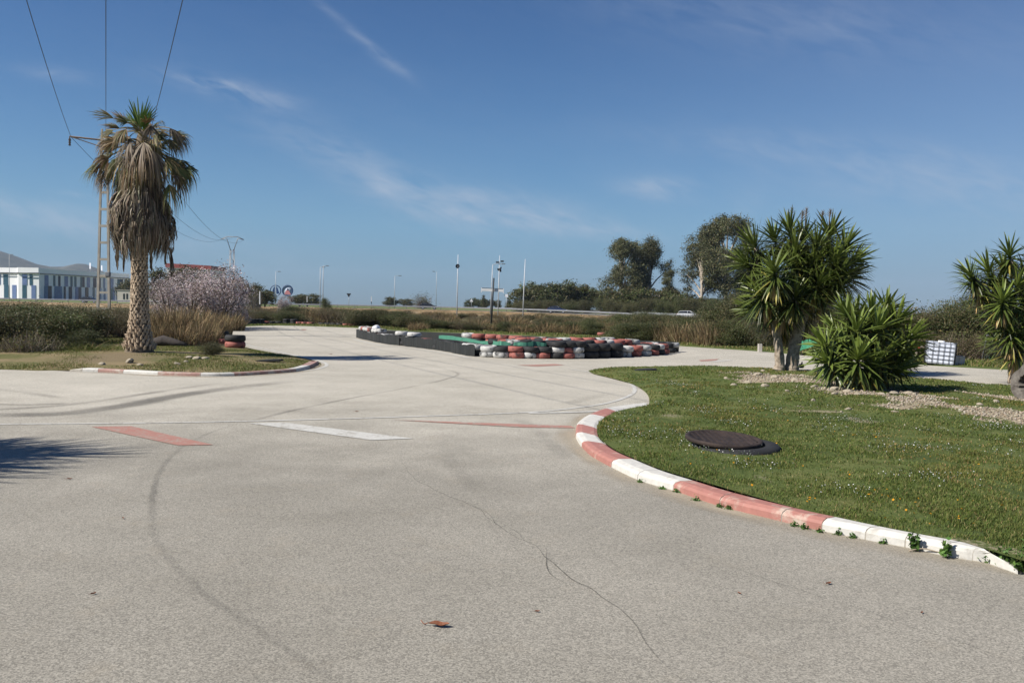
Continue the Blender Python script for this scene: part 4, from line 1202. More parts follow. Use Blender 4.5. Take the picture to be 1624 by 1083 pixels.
for px, yb, yt, w_ in ((255, 545, 485, 70), (285, 545, 480, 80), (315, 543, 484, 75), (330, 536, 486, 60), (268, 536, 478, 70), (300, 534, 478, 70), (250, 552, 505, 55), (285, 552, 505, 70), (318, 549, 503, 60), (345, 530, 492, 50), (360, 523, 490, 60), (236, 542, 492, 50), (335, 545, 512, 40)):
    plant_px('reed', px, yb, yt, w_, 'tall dry brown grass clump between the palm and the bend of the track', 'dry grass', 'dry grass clumps beside the palm', .05)
# the belt of scrub along the far side of the track
rs = random.Random(4)
def belt(x0, x1, n, yb0, yb1, top, kinds, wr, lab, cat, grp, depth=1.0):
    for i in range(n):
        t = (i + rs.uniform(.1, .9)) / n; px = x0 + (x1 - x0) * t; yb = yb0 + (yb1 - yb0) * t + rs.uniform(-1.5, 1.0)
        yt = np.interp(px, [a for a, _ in top], [b for _, b in top]) + rs.uniform(-2, 4)
        kd = rs.choice(kinds); plant_px(kd, px, yb, yt, rs.uniform(*wr), lab[kd], {'reed': 'dry grass', 'twig': 'shrub'}.get(kd, cat), grp[kd] if isinstance(grp, dict) else grp, .0)
LB1 = {k: v for k, v in (('dark', 'dark green bush in the scrub belt behind the far bend of the track'), ('green', 'olive bush in the scrub belt behind the far bend of the track'), ('brown', 'brown bare bush in the scrub belt behind the far bend of the track'),
                         ('reed', 'dry grass clump in the scrub belt behind the far track edge'), ('twig', 'leafless shrub in the scrub belt behind the far bend'))}
belt(370, 570, 15, 512, 514, [(370, 492), (420, 490), (470, 488), (500, 484), (540, 487), (580, 490)], ['brown', 'brown', 'dark', 'reed', 'green'], (38, 60), LB1, 'bush', {k: 'scrub belt behind the far bend, ' + k for k in LB1})
belt(375, 570, 9, 506, 508, [(370, 488), (480, 484), (570, 489)], ['dark', 'brown', 'green'], (40, 60), LB1, 'bush', {k: 'scrub belt behind the far bend, ' + k for k in LB1})
LB2 = {'dark': 'dark green rounded bush behind the grey belt end of the tyre barrier', 'green': 'olive bush behind the grey belt end of the tyre barrier'}
belt(560, 672, 10, 518, 522, [(555, 492), (590, 487), (620, 487), (650, 495), (680, 505)], ['dark', 'dark', 'green'], (45, 65), LB2, 'bush', {k: 'dark bushes behind the belt wall, ' + k for k in LB2})
LB3 = {'reed': 'dry brown grass clump on the slope behind the tyre barrier', 'brown': 'brown bare bush on the slope behind the tyre barrier', 'green': 'olive bush on the slope behind the tyre barrier'}
belt(660, 1010, 26, 524, 533, [(650, 503), (700, 505), (800, 508), (900, 506), (960, 503), (1010, 500)], ['reed', 'reed', 'brown', 'green'], (34, 54), LB3, 'bush', {k: 'slope behind the tyre barrier, ' + k for k in LB3})
belt(660, 1010, 16, 516, 524, [(650, 502), (800, 503), (900, 502), (1010, 496)], ['reed', 'brown', 'brown'], (40, 60), LB3, 'bush', {k: 'slope behind the tyre barrier, ' + k for k in LB3})
LB4 = {'dark': 'dark green bush in the dense scrub below the white car', 'green': 'olive green bush in the dense scrub below the white car', 'brown': 'brown bush in the dense scrub below the white car', 'reed': 'dry grass clump in the dense scrub below the white car'}
G4 = {k: 'dense scrub below the white car, ' + k for k in LB4}
belt(985, 1230, 16, 541, 553, [(985, 510), (1040, 506), (1090, 508), (1130, 500), (1180, 500), (1230, 495)], ['brown', 'green', 'green', 'dark', 'dark', 'reed'], (48, 74), LB4, 'bush', G4)
belt(985, 1260, 12, 532, 545, [(985, 498), (1030, 492), (1075, 500), (1095, 503), (1115, 492), (1150, 470), (1190, 462), (1260, 458)], ['dark', 'green', 'dark'], (60, 84), LB4, 'bush', G4)
belt(1090, 1260, 6, 532, 538, [(1090, 505), (1115, 494), (1150, 470), (1200, 466)], ['dark', 'green'], (60, 80), LB4, 'bush', G4)
belt(925, 1110, 9, 522, 532, [(925, 503), (960, 497), (1010, 493), (1040, 491), (1070, 499), (1110, 501)], ['dark', 'green', 'green'], (46, 70), LB4, 'bush', G4)
LB5 = {'dark': 'dark bush in the hedge behind the yuccas and the white tank', 'green': 'olive bush in the hedge behind the yuccas and the white tank', 'brown': 'brown bush in the hedge behind the yuccas and the white tank'}
G5 = {k: 'hedge behind the yuccas, ' + k for k in LB5}
belt(1240, 1460, 9, 554, 566, [(1240, 466), (1300, 470), (1380, 478), (1460, 480)], ['dark', 'green', 'brown'], (80, 110), LB5, 'bush', G5)
belt(1430, 1760, 11, 562, 578, [(1430, 482), (1480, 478), (1510, 464), (1550, 458), (1600, 462), (1700, 465)], ['dark', 'green', 'brown'], (90, 120), LB5, 'bush', G5)
belt(1440, 1700, 8, 570, 582, [(1440, 525), (1500, 520), (1600, 520), (1700, 510)], ['brown', 'brown', 'dark'], (70, 100), LB5, 'bush', G5)

# the small dark bush on the palm's island and a few single plants
o = plant_px('dark', 331, 566, 538, 44, 'small dark green bush alone on the island grass beside the palm', 'bush', None, .12)
plant_px('green', 517, 500, 470, 20, 'small yellow-green conical shrub rising over the scrub belt', 'shrub', None, .0)


# ------------------------------------------------------------------ trees
def tree_proto(name, seed, blobs, cols, nc, per, sig, leaf, trunk, limbs, bark, mat='leaf', aspect=.5, hang=0.0, pw_=2.4):
    rng = np.random.default_rng(seed); root = empty(name)
    mb = MB()
    for pts, rad in [trunk] + limbs: mb.tube(crom(pts, 3), list(np.interp(np.linspace(0, 1, 3 * (len(pts) - 1) + 1), np.linspace(0, 1, len(rad)), rad)), 7)
    mb.build('trunk', bark, root)
    P, idx, cc = clumps(blobs, nc, per, sig, rng, pw_)
    tone = rng.uniform(.72, 1.3, len(cc))[idx][:, None]
    V, Fq, C = leaves(P, leaf, aspect, rng, pal(rng, len(P), cols) * tone, .1, hang)
    link('crown', npmesh('crown', V, Fq, np.clip(C, 0, 1)), M[mat], root)
    return root


M['bark'] = plain('grey_bark', (.20, .165, .13), (.11, .09, .07), .9, 5, bmp=.4)
M['pale_bark'] = plain('pale_eucalyptus_bark', (.50, .44, .36), (.30, .25, .2), .85, 3)
EU = [(.085, .098, .042), (.118, .122, .055), (.058, .070, .031), (.150, .132, .062)]


def euc(seed, H, nb):
    rng = np.random.default_rng(seed); blobs = []; limbs = []
    for k in range(nb):
        z = H * rng.uniform(.22, .92); sp = H * .30 * (1 - abs(z / H - .5) * .9); a = rng.uniform(0, 2 * PI); r_ = sp * rng.uniform(.2, 1)
        s = H * rng.uniform(.085, .145); c = (math.cos(a) * r_, math.sin(a) * r_, z); blobs.append((*c, s, s, s * 1.25))
        limbs.append(([(0, 0, z * .55), (c[0] * .4, c[1] * .4, z * .78), c], [H * .013, H * .009, H * .004]))
    blobs.append((0, 0, H * .93, H * .08, H * .08, H * .09))
    return tree_proto('eucalyptus_tree', seed, blobs, EU, 560, 56, H * .027, H * .018, ([(0, 0, -.2), (H * .01, 0, H * .3), (-.01 * H, 0, H * .6), (0, 0, H * .9)], [H * .024, H * .018, H * .012, H * .004]), limbs, M['pale_bark'], hang=.8)


def round_tree(seed, cols, name='broadleaf_tree', H=1.0, bark=None, mat='leaf', nc=170, per=40, leaf=.045, low=-.12):
    rng = np.random.default_rng(seed); blobs = [(0, 0, .52, .36, .36, .36)]; limbs = []
    for k in range(9):
        a = rng.uniform(0, 2 * PI); r_ = rng.uniform(.2, .38); c = (math.cos(a) * r_, math.sin(a) * r_, rng.uniform(low + .2, .84)); s = rng.uniform(.12, .2)
        blobs.append((*c, s, s, s)); limbs.append(([(0, 0, .2), (c[0] * .5, c[1] * .5, c[2] * .7), c], [.02, .012, .005]))
    return tree_proto(name, seed, blobs, cols, nc, per, .05, leaf, ([(0, 0, -.02), (.01, 0, .25), (0, .01, .7)], [.035, .026, .008]), limbs, bark or M['bark'], mat)


E = [euc(101, 1.0, 15), euc(102, 1.0, 17), euc(103, 1.0, 13)]
ZR = 1.0                                          # ground level beyond the highway


def put(p, px, d, top, wpx, label, cat, group, z0=ZR, first=[]):
    if p.name in used: o = copy_tree(p)
    else: o = p; used.add(p.name)
    b = atd(px, 480, d); b.z = z0; h = atd(px, top, d).z - z0
    o.location = b; o.scale = (wpx * d / F * (1.12 if cat == 'tree' else 1), wpx * d / F * (1.12 if cat == 'tree' else 1), h); o.rotation_euler = (0, 0, rp.uniform(0, 6.28)); tag(o, label, cat, group); return o


GE = ('tree', None)
put(E[0], 985, 190, 383, 105, 'tall eucalyptus in the pair beyond the guardrail, the broader one', 'tree', None)
put(E[1], 1030, 196, 381, 95, 'tall eucalyptus in the pair beyond the guardrail, next to a shorter one', 'tree', None)
put(E[2], 1062, 188, 428, 60, 'shorter eucalyptus at the side of the tall eucalyptus pair', 'tree', None)
put(E[1], 1112, 172, 362, 105, 'eucalyptus at the thin edge of the group behind the white car', 'tree', None)
put(E[0], 1150, 170, 347, 120, 'highest eucalyptus of the group between the white car and the yucca', 'tree', None)
put(E[2], 1185, 176, 368, 100, 'eucalyptus half hidden behind the crown of the tall yucca', 'tree', None)
BT = [round_tree(s, c) for s, c in ((201, MD), (202, DK), (203, [(.09, .095, .035), (.07, .085, .028), (.13, .115, .05)]))]
for px, d, top, w_, i in ((838, 200, 447, 62, 2), (862, 205, 442, 70, 0), (884, 196, 437, 70, 0), (908, 200, 446, 70, 0), (934, 198, 450, 70, 1), (958, 195, 452, 70, 0), (985, 188, 452, 76, 1), (1015, 184, 453, 76, 0), (1045, 180, 455, 76, 1), (1075, 176, 456, 70, 0),
                          (1105, 168, 470, 66, 1), (1140, 166, 466, 74, 0), (1175, 164, 462, 74, 1), (1210, 160, 462, 74, 0)):
    put(BT[i], px, d, top, w_, ['mid green tree in the row beyond the guardrail below the eucalyptus', 'dark green tree in the row beyond the guardrail below the eucalyptus', 'yellowish green tree at the open end of the row beyond the guardrail'][i], 'tree', 'row of trees beyond the guardrail, ' + 'abc'[i])
for px, d, top, w_, i in ((198, 262, 441, 40, 1), (207, 270, 447, 30, 1), (268, 130, 424, 66, 1), (296, 130, 420, 60, 1)):
    put(BT[i], px, d, top, w_, 'dark green tree behind the palm trunk beside the striped building' if px < 220 else 'dark green tree between palm trunk and almond blossom', 'tree', 'dark trees behind the palm' if px < 220 else 'dark trees behind the almond')
for px, d, top, w_, i in ((395, 120, 448, 46, 1), (412, 130, 458, 40, 1), (420, 150, 456, 40, 0), (487, 210, 465, 46, 1), (475, 200, 468, 36, 1)):
    put(BT[i], px, d, top, w_, 'low dark tree behind the scrub between almond and round signs' if px < 460 else 'low dark rounded tree beside the twin street lamps', 'tree', 'low trees beyond the scrub' if px < 460 else 'low trees by the twin lamps')
for px, d, top, w_, i in ((623, 330, 470, 24, 1), (640, 330, 473, 30, 1), (615, 340, 474, 24, 1)):
    put(BT[i], px, d, top, w_, 'small far tree in the clump on the open field', 'tree', 'far clump of trees on the field')
for px, d, top, w_, i in ((745, 320, 473, 22, 0), (760, 320, 470, 26, 0), (772, 330, 474, 20, 1), (786, 330, 475, 20, 1)):
    put(BT[i], px, d, top, w_, 'small far tree below the white board on the dark mast', 'tree', 'far trees below the white board')
LBL = [(.055, .065, .022), (.08, .085, .03)]
# almond trees in blossom
AL = [(.62, .53, .525), (.74, .67, .655), (.53, .42, .43), (.30, .235, .225), (.14, .12, .085), (.10, .085, .065)]
AP = [round_tree(s, AL, 'almond_tree', mat='blossom', nc=420, per=26, leaf=.026, low=-.05) for s in (301, 302)]
put(AP[0], 356, 52, 405, 84, 'large almond tree full of pale pink blossom, highest of its group', 'tree', None, 0)
put(AP[1], 305, 50, 428, 92, 'almond tree with pink blossom and dark twigs beside the tallest one', 'tree', None, 0)
put(AP[1], 266, 47, 440, 74, 'pinker almond tree in blossom right behind the palm trunk', 'tree', None, 0)
put(AP[0], 378, 56, 457, 36, 'small white almond bush in blossom beside the large almond', 'tree', None, 0)
put(AP[0], 452, 92, 463, 26, 'small pale blossom bush below the round sign with the red mark', 'tree', None, 0)
put(AP[1], 330, 54, 425, 80, 'almond tree with sparser blossom between two fuller ones', 'tree', None, 0)
# a bare tree, cypresses
BARE = [(.23, .20, .19), (.17, .15, .14), (.28, .25, .23)]
bt = twiggy_proto('bare_tree', 61, BARE); b = atd(669, 486, 230); bt.location = (b.x, b.y, 1.0); bt.scale = (6, 6, 4.6); bt.rotation_euler = (0, 0, 1); tag(bt, 'pale leafless tree behind the black car on the highway', 'tree')
bt2 = copy_tree(bt); b = atd(404, 470, 110); bt2.location = (b.x, b.y, 0); bt2.scale = (2.2, 2.2, 4.2); tag(bt2, 'thin leafless tree beside the almond blossom', 'tree')


def cypress(seed):
    rng = np.random.default_rng(seed); blobs = [(0, 0, .12 + .09 * k, .17 * (1 - k / 10.5), .17 * (1 - k / 10.5), .09) for k in range(10)]
    return tree_proto('cypress_tree', seed, blobs, DK, 90, 40, .035, .05, ([(0, 0, -.02), (0, 0, .5), (0, 0, .95)], [.03, .02, .005]), [], M['bark'])


cp = cypress(71)
for px, top, w_ in ((807, 473, 22), (818, 473, 20), (828, 476, 20), (767, 468, 16)):
    put(cp, px, 290, top, w_ * 1.6, 'far conical cypress beyond the highway near the thin white mast', 'tree', 'far cypresses')

# ------------------------------------------------------------------ highway on its bank
HW = [(-420, 205, .85), (-200, 200, .85), (0, 195, .85), (200, 192, .85), (400, 190, .88), (560, 188, .92), (700, 185, .92), (800, 179, .85), (883, 172, .74), (960, 161, .55), (1020, 152, .38), (1100, 144, .3), (1250, 135, .3), (1500, 128, .3)]
hw = []
for px, d, z in HW: p = atd(px, 480, d); hw.append(Vector((p.x, d, z)))
hwc = crom(hw, 5)
hn = []
for i in range(len(hwc)):
    d = (hwc[min(i + 1, len(hwc) - 1)] - hwc[max(i - 1, 0)]); d.z = 0; d.normalize(); hn.append(Vector((d.y, -d.x, 0)))     # towards the viewer
rows, rng = [], np.random.default_rng(12)
offs = [(13, -.08, 0), (9, .06, .35), (6.5, .38, .4), (4.2, .74, .3), (2.2, 1.0, .12), (1.2, 1.0, .05), (.2, 1.0, 0)]
for i in range(len(hwc) - 1):
    for s in range(3):
        p = hwc[i].lerp(hwc[i + 1], s / 3); n = hn[i]; row = []
        for o_, k, j in offs:
            q = p + n * (o_ + rng.normal(0, 1) * j * 1.6); row.append((q.x, q.y, (p.z - .05) * k + rng.normal(0, 1) * j * .35 - (.06 if k < 0 else 0)))
        rows.append(row)
w = len(offs); V = np.array(rows).reshape(-1, 3)
Fq = np.array([(i * w + j, i * w + j + 1, (i + 1) * w + j + 1, (i + 1) * w + j) for i in range(len(rows) - 1) for j in range(w - 1)])
tag(link('embankment', npmesh('embankment', V, Fq), M['bank']), kind='structure')
V = np.array([tuple(p + n * o_) for p, n in zip(hwc, hn) for o_ in (.25, -12)])
Fq = np.array([(2 * i, 2 * i + 1, 2 * i + 3, 2 * i + 2) for i in range(len(hwc) - 1)])
tag(link('highway', npmesh('highway', V, Fq), M['road']), kind='structure')
# land beyond the highway: rises gently to a green field
V, fl = [], []
for p, n in zip(hwc, hn):
    for o_, z in ((-11.9, p.z - .03), (-16, p.z - .1), (-60, 1.1), (-160, 1.0), (-420, .2), (-900, -.04)):
        q = p + n * o_; V.append((q.x, q.y, z))
w = 6
Fq = np.array([(i * w + j, i * w + j + 1, (i + 1) * w + j + 1, (i + 1) * w + j) for i in range(len(hwc) - 1) for j in range(w - 1)])
M['field'] = earth_mat('green_field', [(.36, (.075, .105, .03)), (.5, (.12, .15, .045)), (.64, (.20, .19, .08))], .02, .8)
tag(link('field', npmesh('field', np.array(V), Fq), M['field']), kind='structure')
M['galv'] = plain('galvanised_steel', (.33, .34, .35), (.25, .26, .27), .45, 3, .35)
M['galv_dark'] = plain('weathered_steel', (.20, .21, .22), (.13, .13, .14), .6, 3, .3)


def guardrail(off, label, hb, x0=-1e9, x1=1e9, mats=None):
    root = empty('guardrail', hwc[len(hwc) // 2] + hn[len(hwc) // 2] * off); B = root.location
    pr = [(0, .0), (.05, .04), (.05, .10), (.0, .135), (0, .175), (.05, .21), (.05, .27), (0, .31)]
    pts = [p + n * off for p, n in zip(hwc, hn) if x0 < p.x < x1]; nn = [n for p, n in zip(hwc, hn) if x0 < p.x < x1]
    vs = [p + n * a + Vector((0, 0, hb + b_)) - B for p, n in zip(pts, nn) for a, b_ in pr]
    w = len(pr); mb = MB(); mb.add(vs, [(i * w + j, (i + 1) * w + j, (i + 1) * w + j + 1, i * w + j + 1) for i in range(len(pts) - 1) for j in range(w - 1)])
    mb.build('beam', M['galv'], root)
    tag(root, label, 'guardrail')
    acc, nxt, k = 0, 2.0, 0
    for i in range(len(pts) - 1):
        L_ = (pts[i + 1] - pts[i]).length
        while nxt < acc + L_:
            p = pts[i].lerp(pts[i + 1], (nxt - acc) / L_); nxt += 4.0
            if -.66 < p.x / p.y < .66 and k < 95:
                mb = MB(); q = p - nn[i] * .09
                mb.box(q - B + Vector((0, 0, .36)), (.12, .09, .86)); mb.box(q - B + nn[i] * .05 + Vector((0, 0, hb + .15)), (.09, .08, .2)); mb.build('post', M['galv_dark'], root); k += 1
        acc += L_
    return root


guardrail(.55, 'long steel guardrail along the near edge of the highway bank', .42)
guardrail(-11.5, 'guardrail on the far side of the highway behind the passing cars', .45, -12, 60)


# ------------------------------------------------------------------ cars
M['tyre_rubber'] = plain('tyre_rubber', (.028, .028, .029), (.018, .018, .019), .8, 8)
M['car_glass'] = plain('dark_car_glass', (.03, .035, .04), (.02, .022, .025), .08, 1, 0, .6)
M['rim'] = plain('alloy_rim', (.45, .45, .46), None, .35, 3, .7)
M['lamp_red'] = plain('red_lamp_glass', (.45, .03, .03), None, .2)
M['lamp_clear'] = plain('clear_lamp_glass', (.7, .7, .7), None, .15)


def car(px, d, z, rz, paint, label, estate=False):
    b = atd(px, 480, d); root = empty('car', (b.x, d, z), rz); tag(root, label, 'car')
    mt = plain(label[:18].replace(' ', '_') + '_paint', paint, tuple(v * .92 for v in paint), .25, 1, .1, .55)
    tail = [(-1.75, 1.40), (-2.08, .98)] if estate else [(-1.35, 1.38), (-2.0, .95)]
    low = [(-2.15, .35), (-2.15, .72), (-2.08, .93), (-1.2, .97), (.85, .94), (1.75, .82), (2.1, .66), (2.16, .35)]
    mb = MB()
    def loft(prof, y, shrink=0.0):
        n = len(prof); vs = []
        for s, hw_ in ((-1, y), (-.55, y + .06), (.55, y + .06), (1, y)):
            vs += [(x * (1 if abs(s) < 1 else .985), s * hw_ if abs(s) == 1 else math.copysign(hw_, s) * (1 if abs(s) == 1 else .93), zz) for x, zz in prof]
        fs = [(i * n + j, i * n + (j + 1) % n, (i + 1) * n + (j + 1) % n, (i + 1) * n + j) for i in range(3) for j in range(n)]
        fs += [list(range(n))[::-1], [3 * n + j for j in range(n)]]
        return vs, fs
    n = len(low); vs = []
    for y, sh in ((-.86, .94), (-.80, 1), (.80, 1), (.86, .94)): vs += [(x * sh, y, .35 + (zz - .35) * (.9 if sh < 1 else 1)) for x, zz in low]
    mb.add(vs, [(i * n + j, i * n + (j + 1) % n, (i + 1) * n + (j + 1) % n, (i + 1) * n + j) for i in range(3) for j in range(n)] + [list(range(n))[::-1], [3 * n + j for j in range(n)]])
    roof = [(.05, 1.43), (-.6, 1.46), tail[0]]
    vs = [(x, y, zz) for y in (-.58, .58) for x, zz in roof] + [(x, y, zz - .05) for y in (-.6, .6) for x, zz in roof]
    mb.add(vs, [(0, 1, 4, 3), (1, 2, 5, 4), (6, 7, 1, 0), (7, 8, 2, 1), (3, 4, 10, 9), (4, 5, 11, 10), (0, 3, 9, 6), (2, 8, 11, 5)])
    mb.build('body', mt, root)
    mb = MB(); cab = [(.95, .935), (.08, 1.385), (-.6, 1.41), (tail[0][0] + .03, tail[0][1] - .05), (tail[1][0] + .05, tail[1][1])]
    k = len(cab); vs = [(x, s * (.77 if zz < 1.1 else .585), zz) for s in (-1, 1) for x, zz in cab]
    mb.add(vs, [list(range(k)), list(range(k, 2 * k))[::-1]] + [(j, (j + 1) % k, k + (j + 1) % k, k + j) for j in range(k)])
    mb.build('windows', M['car_glass'], root)
    mb = MB()
    for s in (-1, 1):
        for xa, xb in ((.93, .07), (-.35, -.32), (tail[1][0] + .06, tail[0][0] + .02)):
            mb.tube([(xa, s * .775, .95), (xb, s * .595, 1.40)], .03, 5)
    mb.build('pillars', mt, root)
    for x in (-1.32, 1.33):
        for y in (-.80, .80):
            q = Matrix.Rotation(PI / 2, 3, 'X'); mb = MB(); mb.lathe([(.20, -.1), (.29, -.1), (.32, -.06), (.32, .06), (.29, .1), (.20, .1)], (x, y, .32), 18, 0, True, q)
            wl = mb.build('wheel', M['tyre_rubber'], root); mb = MB(); mb.lathe([(.0, -.085), (.19, -.09), (.205, -.1), (.205, .1), (.19, .09), (.0, .085)], (x, y, .32), 14, 0, False, q); mb.build('rim', M['rim'], wl)
    for s in (-1, 1):
        mb = MB(); mb.box((2.0, s * .6, .69), (.22, .32, .12), bev=.03); mb.build('headlight', M['lamp_clear'], root)
        mb = MB(); mb.box((-2.09, s * .66, .82), (.14, .2, .18), bev=.03); mb.build('tail_light', M['lamp_red'], root)
    return root


car(680, 190, .96, 0.02, (.012, .014, .02), 'black car passing on the highway in front of the green field')
car(884, 175, .76, -.16, (.018, .035, .10), 'dark blue car on the highway in front of the tree row')
car(1094, 149, .34, -.25, (.62, .63, .64), 'white car on the highway half hidden by scrub', True)
car(143, 199, .86, 0, (.015, .017, .02), 'dark car on the highway in front of the striped building')

# ------------------------------------------------------------------ white building with the blue panel pattern
M['white_wall'] = plain('white_cladding', (.88, .88, .87), (.82, .82, .82), .6, .3)
M['roof_band'] = plain('white_roof_band', (.90, .90, .89), (.85, .85, .85), .5, .4)
PC = {'n': (.022, .035, .075), 'b': (.10, .20, .36), 't': (.055, .125, .17), 'l': (.17, .235, .42), 'd': (.045, .04, .055)}
for k, c in PC.items(): M['panel_' + k] = plain('facade_panel', c, None, .3, 1)
bld = empty('building', atd(60, 470, 292)); tag(bld, 'long white two-storey building with a pattern of blue panels', 'building')
BB = Vector(bld.location); BB.z = 0; bld.location = BB
z_lo, z_mid, z_hi, z_top = 1.6, 7.2, 12.5, 15.1
def bpt(px, d): p = atd(px, 470, d); return Vector((p.x, p.y, 0)) - BB
CA = [bpt(-110, 300), bpt(28, 296), bpt(29, 292), bpt(62, 292), bpt(63, 297), bpt(206, 340)]
def zpx(y_, px, d): return atd(px, y_, d).z
z_top = zpx(424.5, 45, 292); z_eave = zpx(433.5, 62, 297); z_base = .8; z_mid = zpx(452.5, 62, 292)
mb = MB()
for a, b_ in zip(CA[:-1], CA[1:]):
    mb.add([a + Vector((0, 0, z_base)), b_ + Vector((0, 0, z_base)), b_ + Vector((0, 0, z_eave)), a + Vector((0, 0, z_eave))], [(0, 1, 2, 3)])
back = [CA[-1] + Vector((-20, 40, 0)), CA[0] + Vector((-40, 60, 0))]
mb.add([CA[-1] + Vector((0, 0, z_base)), back[0] + Vector((0, 0, z_base)), back[0] + Vector((0, 0, z_eave)), CA[-1] + Vector((0, 0, z_eave))], [(0, 1, 2, 3)])
mb.build('wall', M['white_wall'], bld)
mb = MB(); rim = []
for i, p in enumerate(CA + back):
    rim.append(p)
n = len(rim); cen = sum(rim, Vector()) / n
outr = [p + (Vector((.2, -1, 0)) * .5 if i < len(CA) else Vector((0, .3, 0))) for i, p in enumerate(rim)]
mb.add([p + Vector((0, 0, z_eave)) for p in outr] + [p + Vector((0, 0, z_top)) for p in outr], [(i, (i + 1) % n, n + (i + 1) % n, n + i) for i in range(n)] + [list(range(n, 2 * n)), list(range(n))[::-1]])
mb.build('roof', M['roof_band'], bld)
mb = MB()
for a, b_ in zip(outr[:5], outr[1:6]): mb.tube([a + Vector((.05, -.25, z_eave - .1)), b_ + Vector((.05, -.25, z_eave - .1))], .16, 6)
mb.build('gutter', M['galv_dark'], bld)
rb = random.Random(6)
def panels(a, b_, seq, z0, z1):
    d = b_ - a; L_ = d.length; d.normalize(); nrm = Vector((d.y, -d.x, 0)); x = .4
    for ch, w_ in seq:
        if ch != '.' and x + w_ < L_:
            p = a + d * x + nrm * .12; q = a + d * (x + w_) + nrm * .12; mb = MB()
            o_ = nrm * .1
            vs = [v + Vector((0, 0, zz)) for zz in (z0, z1) for v in (p, q, q - o_, p - o_)]
            mb.add(vs, [(0, 1, 5, 4), (1, 2, 6, 5), (3, 0, 4, 7), (4, 5, 6, 7), (3, 2, 1, 0)]); mb.build('facade_panel', M['panel_' + ch], bld)
        x += w_
def seqr(n, top):
    s = []
    for _ in range(n):
        s.append(('.', rb.uniform(.6, 2.3)))
        for _ in range(rb.choice((1, 1, 2))): s.append((rb.choice('nnbttl' if top else 'nbltd'), rb.uniform(.9, 1.9)))
    return s
panels(CA[0], CA[1], seqr(12, 1), z_mid, z_eave - .5); panels(CA[0], CA[1], seqr(12, 0), z_base, z_mid - .02)
panels(CA[2], CA[3], seqr(4, 1), z_mid, z_eave - .5); panels(CA[2], CA[3], seqr(4, 0), z_base, z_mid - .02)
panels(CA[4], CA[5], seqr(30, 1), z_mid, z_eave - .5); panels(CA[4], CA[5], seqr(30, 0), z_base, z_mid - .02)
for px, d in ((143.5, 360), (162, 375)):
    b = atd(px, 430, d); root = empty('antenna', (b.x, b.y, z_top - .05)); tag(root, 'cell antenna on the roof of the striped building, ' + ('taller one' if px < 150 else 'the one nearer the ladder pylon'), 'antenna', None)
    h = zpx(417 if px < 150 else 421, px, d) - z_top
    mb = MB(); mb.tube([(0, 0, 0), (0, 0, h)], .09, 6); mb.build('mast', M['galv'], root)
    mb = MB(); mb.box((0, -.25, h * .75), (.5, .25, h * .5), bev=.05); mb.build('panel_aerial', M['roof_band'], root)
# cream hut and red roofed hall behind
M['cream'] = plain('cream_render', (.52, .48, .42), (.44, .41, .36), .9, .5)
M['dark_open'] = plain('dark_window', (.02, .022, .025), None, .3)
a, b_ = atd(186, 470, 240), atd(243, 470, 240); b_.z = a.z = 0
root = empty('hut', (a.x, 240, 0)); tag(root, 'low cream flat-roofed hut behind the palm trunk', 'building')
hz = zpx(461, 200, 240); w_ = b_.x - a.x
mb = MB(); mb.box((w_ / 2, 3, hz / 2), (w_, 6, hz), bev=.03); mb.build('wall', M['cream'], root)
mb = MB(); mb.box((w_ / 2, 3, hz + .1), (w_ + .3, 6.3, .2), bev=.03); mb.build('roof', M['concrete'], root)
for px in (196.5, 201.5):
    x = atd(px, 470, 240).x - a.x; mb = MB(); mb.box((x, -.02, zpx(470, px, 240)), (.42, .1, 1.6)); mb.build('window', M['dark_open'], root)
M['red_roof'] = plain('red_roof_sheet', (.30, .07, .06), (.22, .05, .045), .6, .4)
a, b_ = atd(262, 430, 330), atd(335, 430, 330); root = empty('hall', (a.x, 330, 0)); tag(root, 'hall with a red roof edge showing above the dark trees behind the palm', 'building')
zt, zb_ = zpx(418, 290, 330), zpx(424.5, 290, 330); w_ = b_.x - a.x
mb = MB(); mb.box((w_ / 2, 8, zb_ / 2), (w_ - .6, 15, zb_)); mb.build('wall', M['white_wall'], root)
mb = MB(); mb.prism([(0, 0), (w_, 0), (w_, 16), (0, 16)], zb_, zt, fn=lambda x, y, z: (x, y, z - .035 * x)); mb.build('roof', M['red_roof'], root)

# ------------------------------------------------------------------ ladder pylon and its lines
M['pylon'] = plain('concrete_pylon', (.40, .37, .31), (.30, .275, .23), .9, 3, bmp=.2, bscale=20)
M['rusty_arm'] = plain('rusty_crossarm', (.16, .11, .075), (.10, .075, .055), .8, 6)
M['insul'] = plain('brown_insulator', (.10, .07, .05), None, .3)
M['wire'] = plain('dark_wire', (.03, .03, .032), None, .5, 2, .3)
PP = atd(164, 527, 39.5); PP.z = 0
root = empty('pylon', PP); tag(root, 'concrete ladder-shaped power pylon rising behind the palm crown', 'pylon')
B = Vector(PP); hP = zpx(205, 168, 39.5)
mb = MB(); w0, w1 = .295, .12
def leg_x(s, z): return s * (w0 + (w1 - w0) * z / hP) + .035 * z / hP * 1.6
for s in (-1, 1):
    vs = []
    for z in (-.1, hP):
        x = leg_x(s, z); t = .058 - .022 * max(z, 0) / hP
        vs += [(x - t, -t, z), (x + t, -t, z), (x + t, t, z), (x - t, t, z)]
    mb.add(vs, [(0, 1, 5, 4), (1, 2, 6, 5), (2, 3, 7, 6), (3, 0, 4, 7), (4, 5, 6, 7)])
mb.build('upright', M['pylon'], root)
for k in range(12):
    z = .45 + k * .79
    if z > hP - .1: break
    mb = MB(); x0, x1 = leg_x(-1, z) + .05, leg_x(1, z) - .05; mb.box(((x0 + x1) / 2, 0, z), (max(.08, x1 - x0), .09, .11)); mb.build('rung', M['pylon'], root)
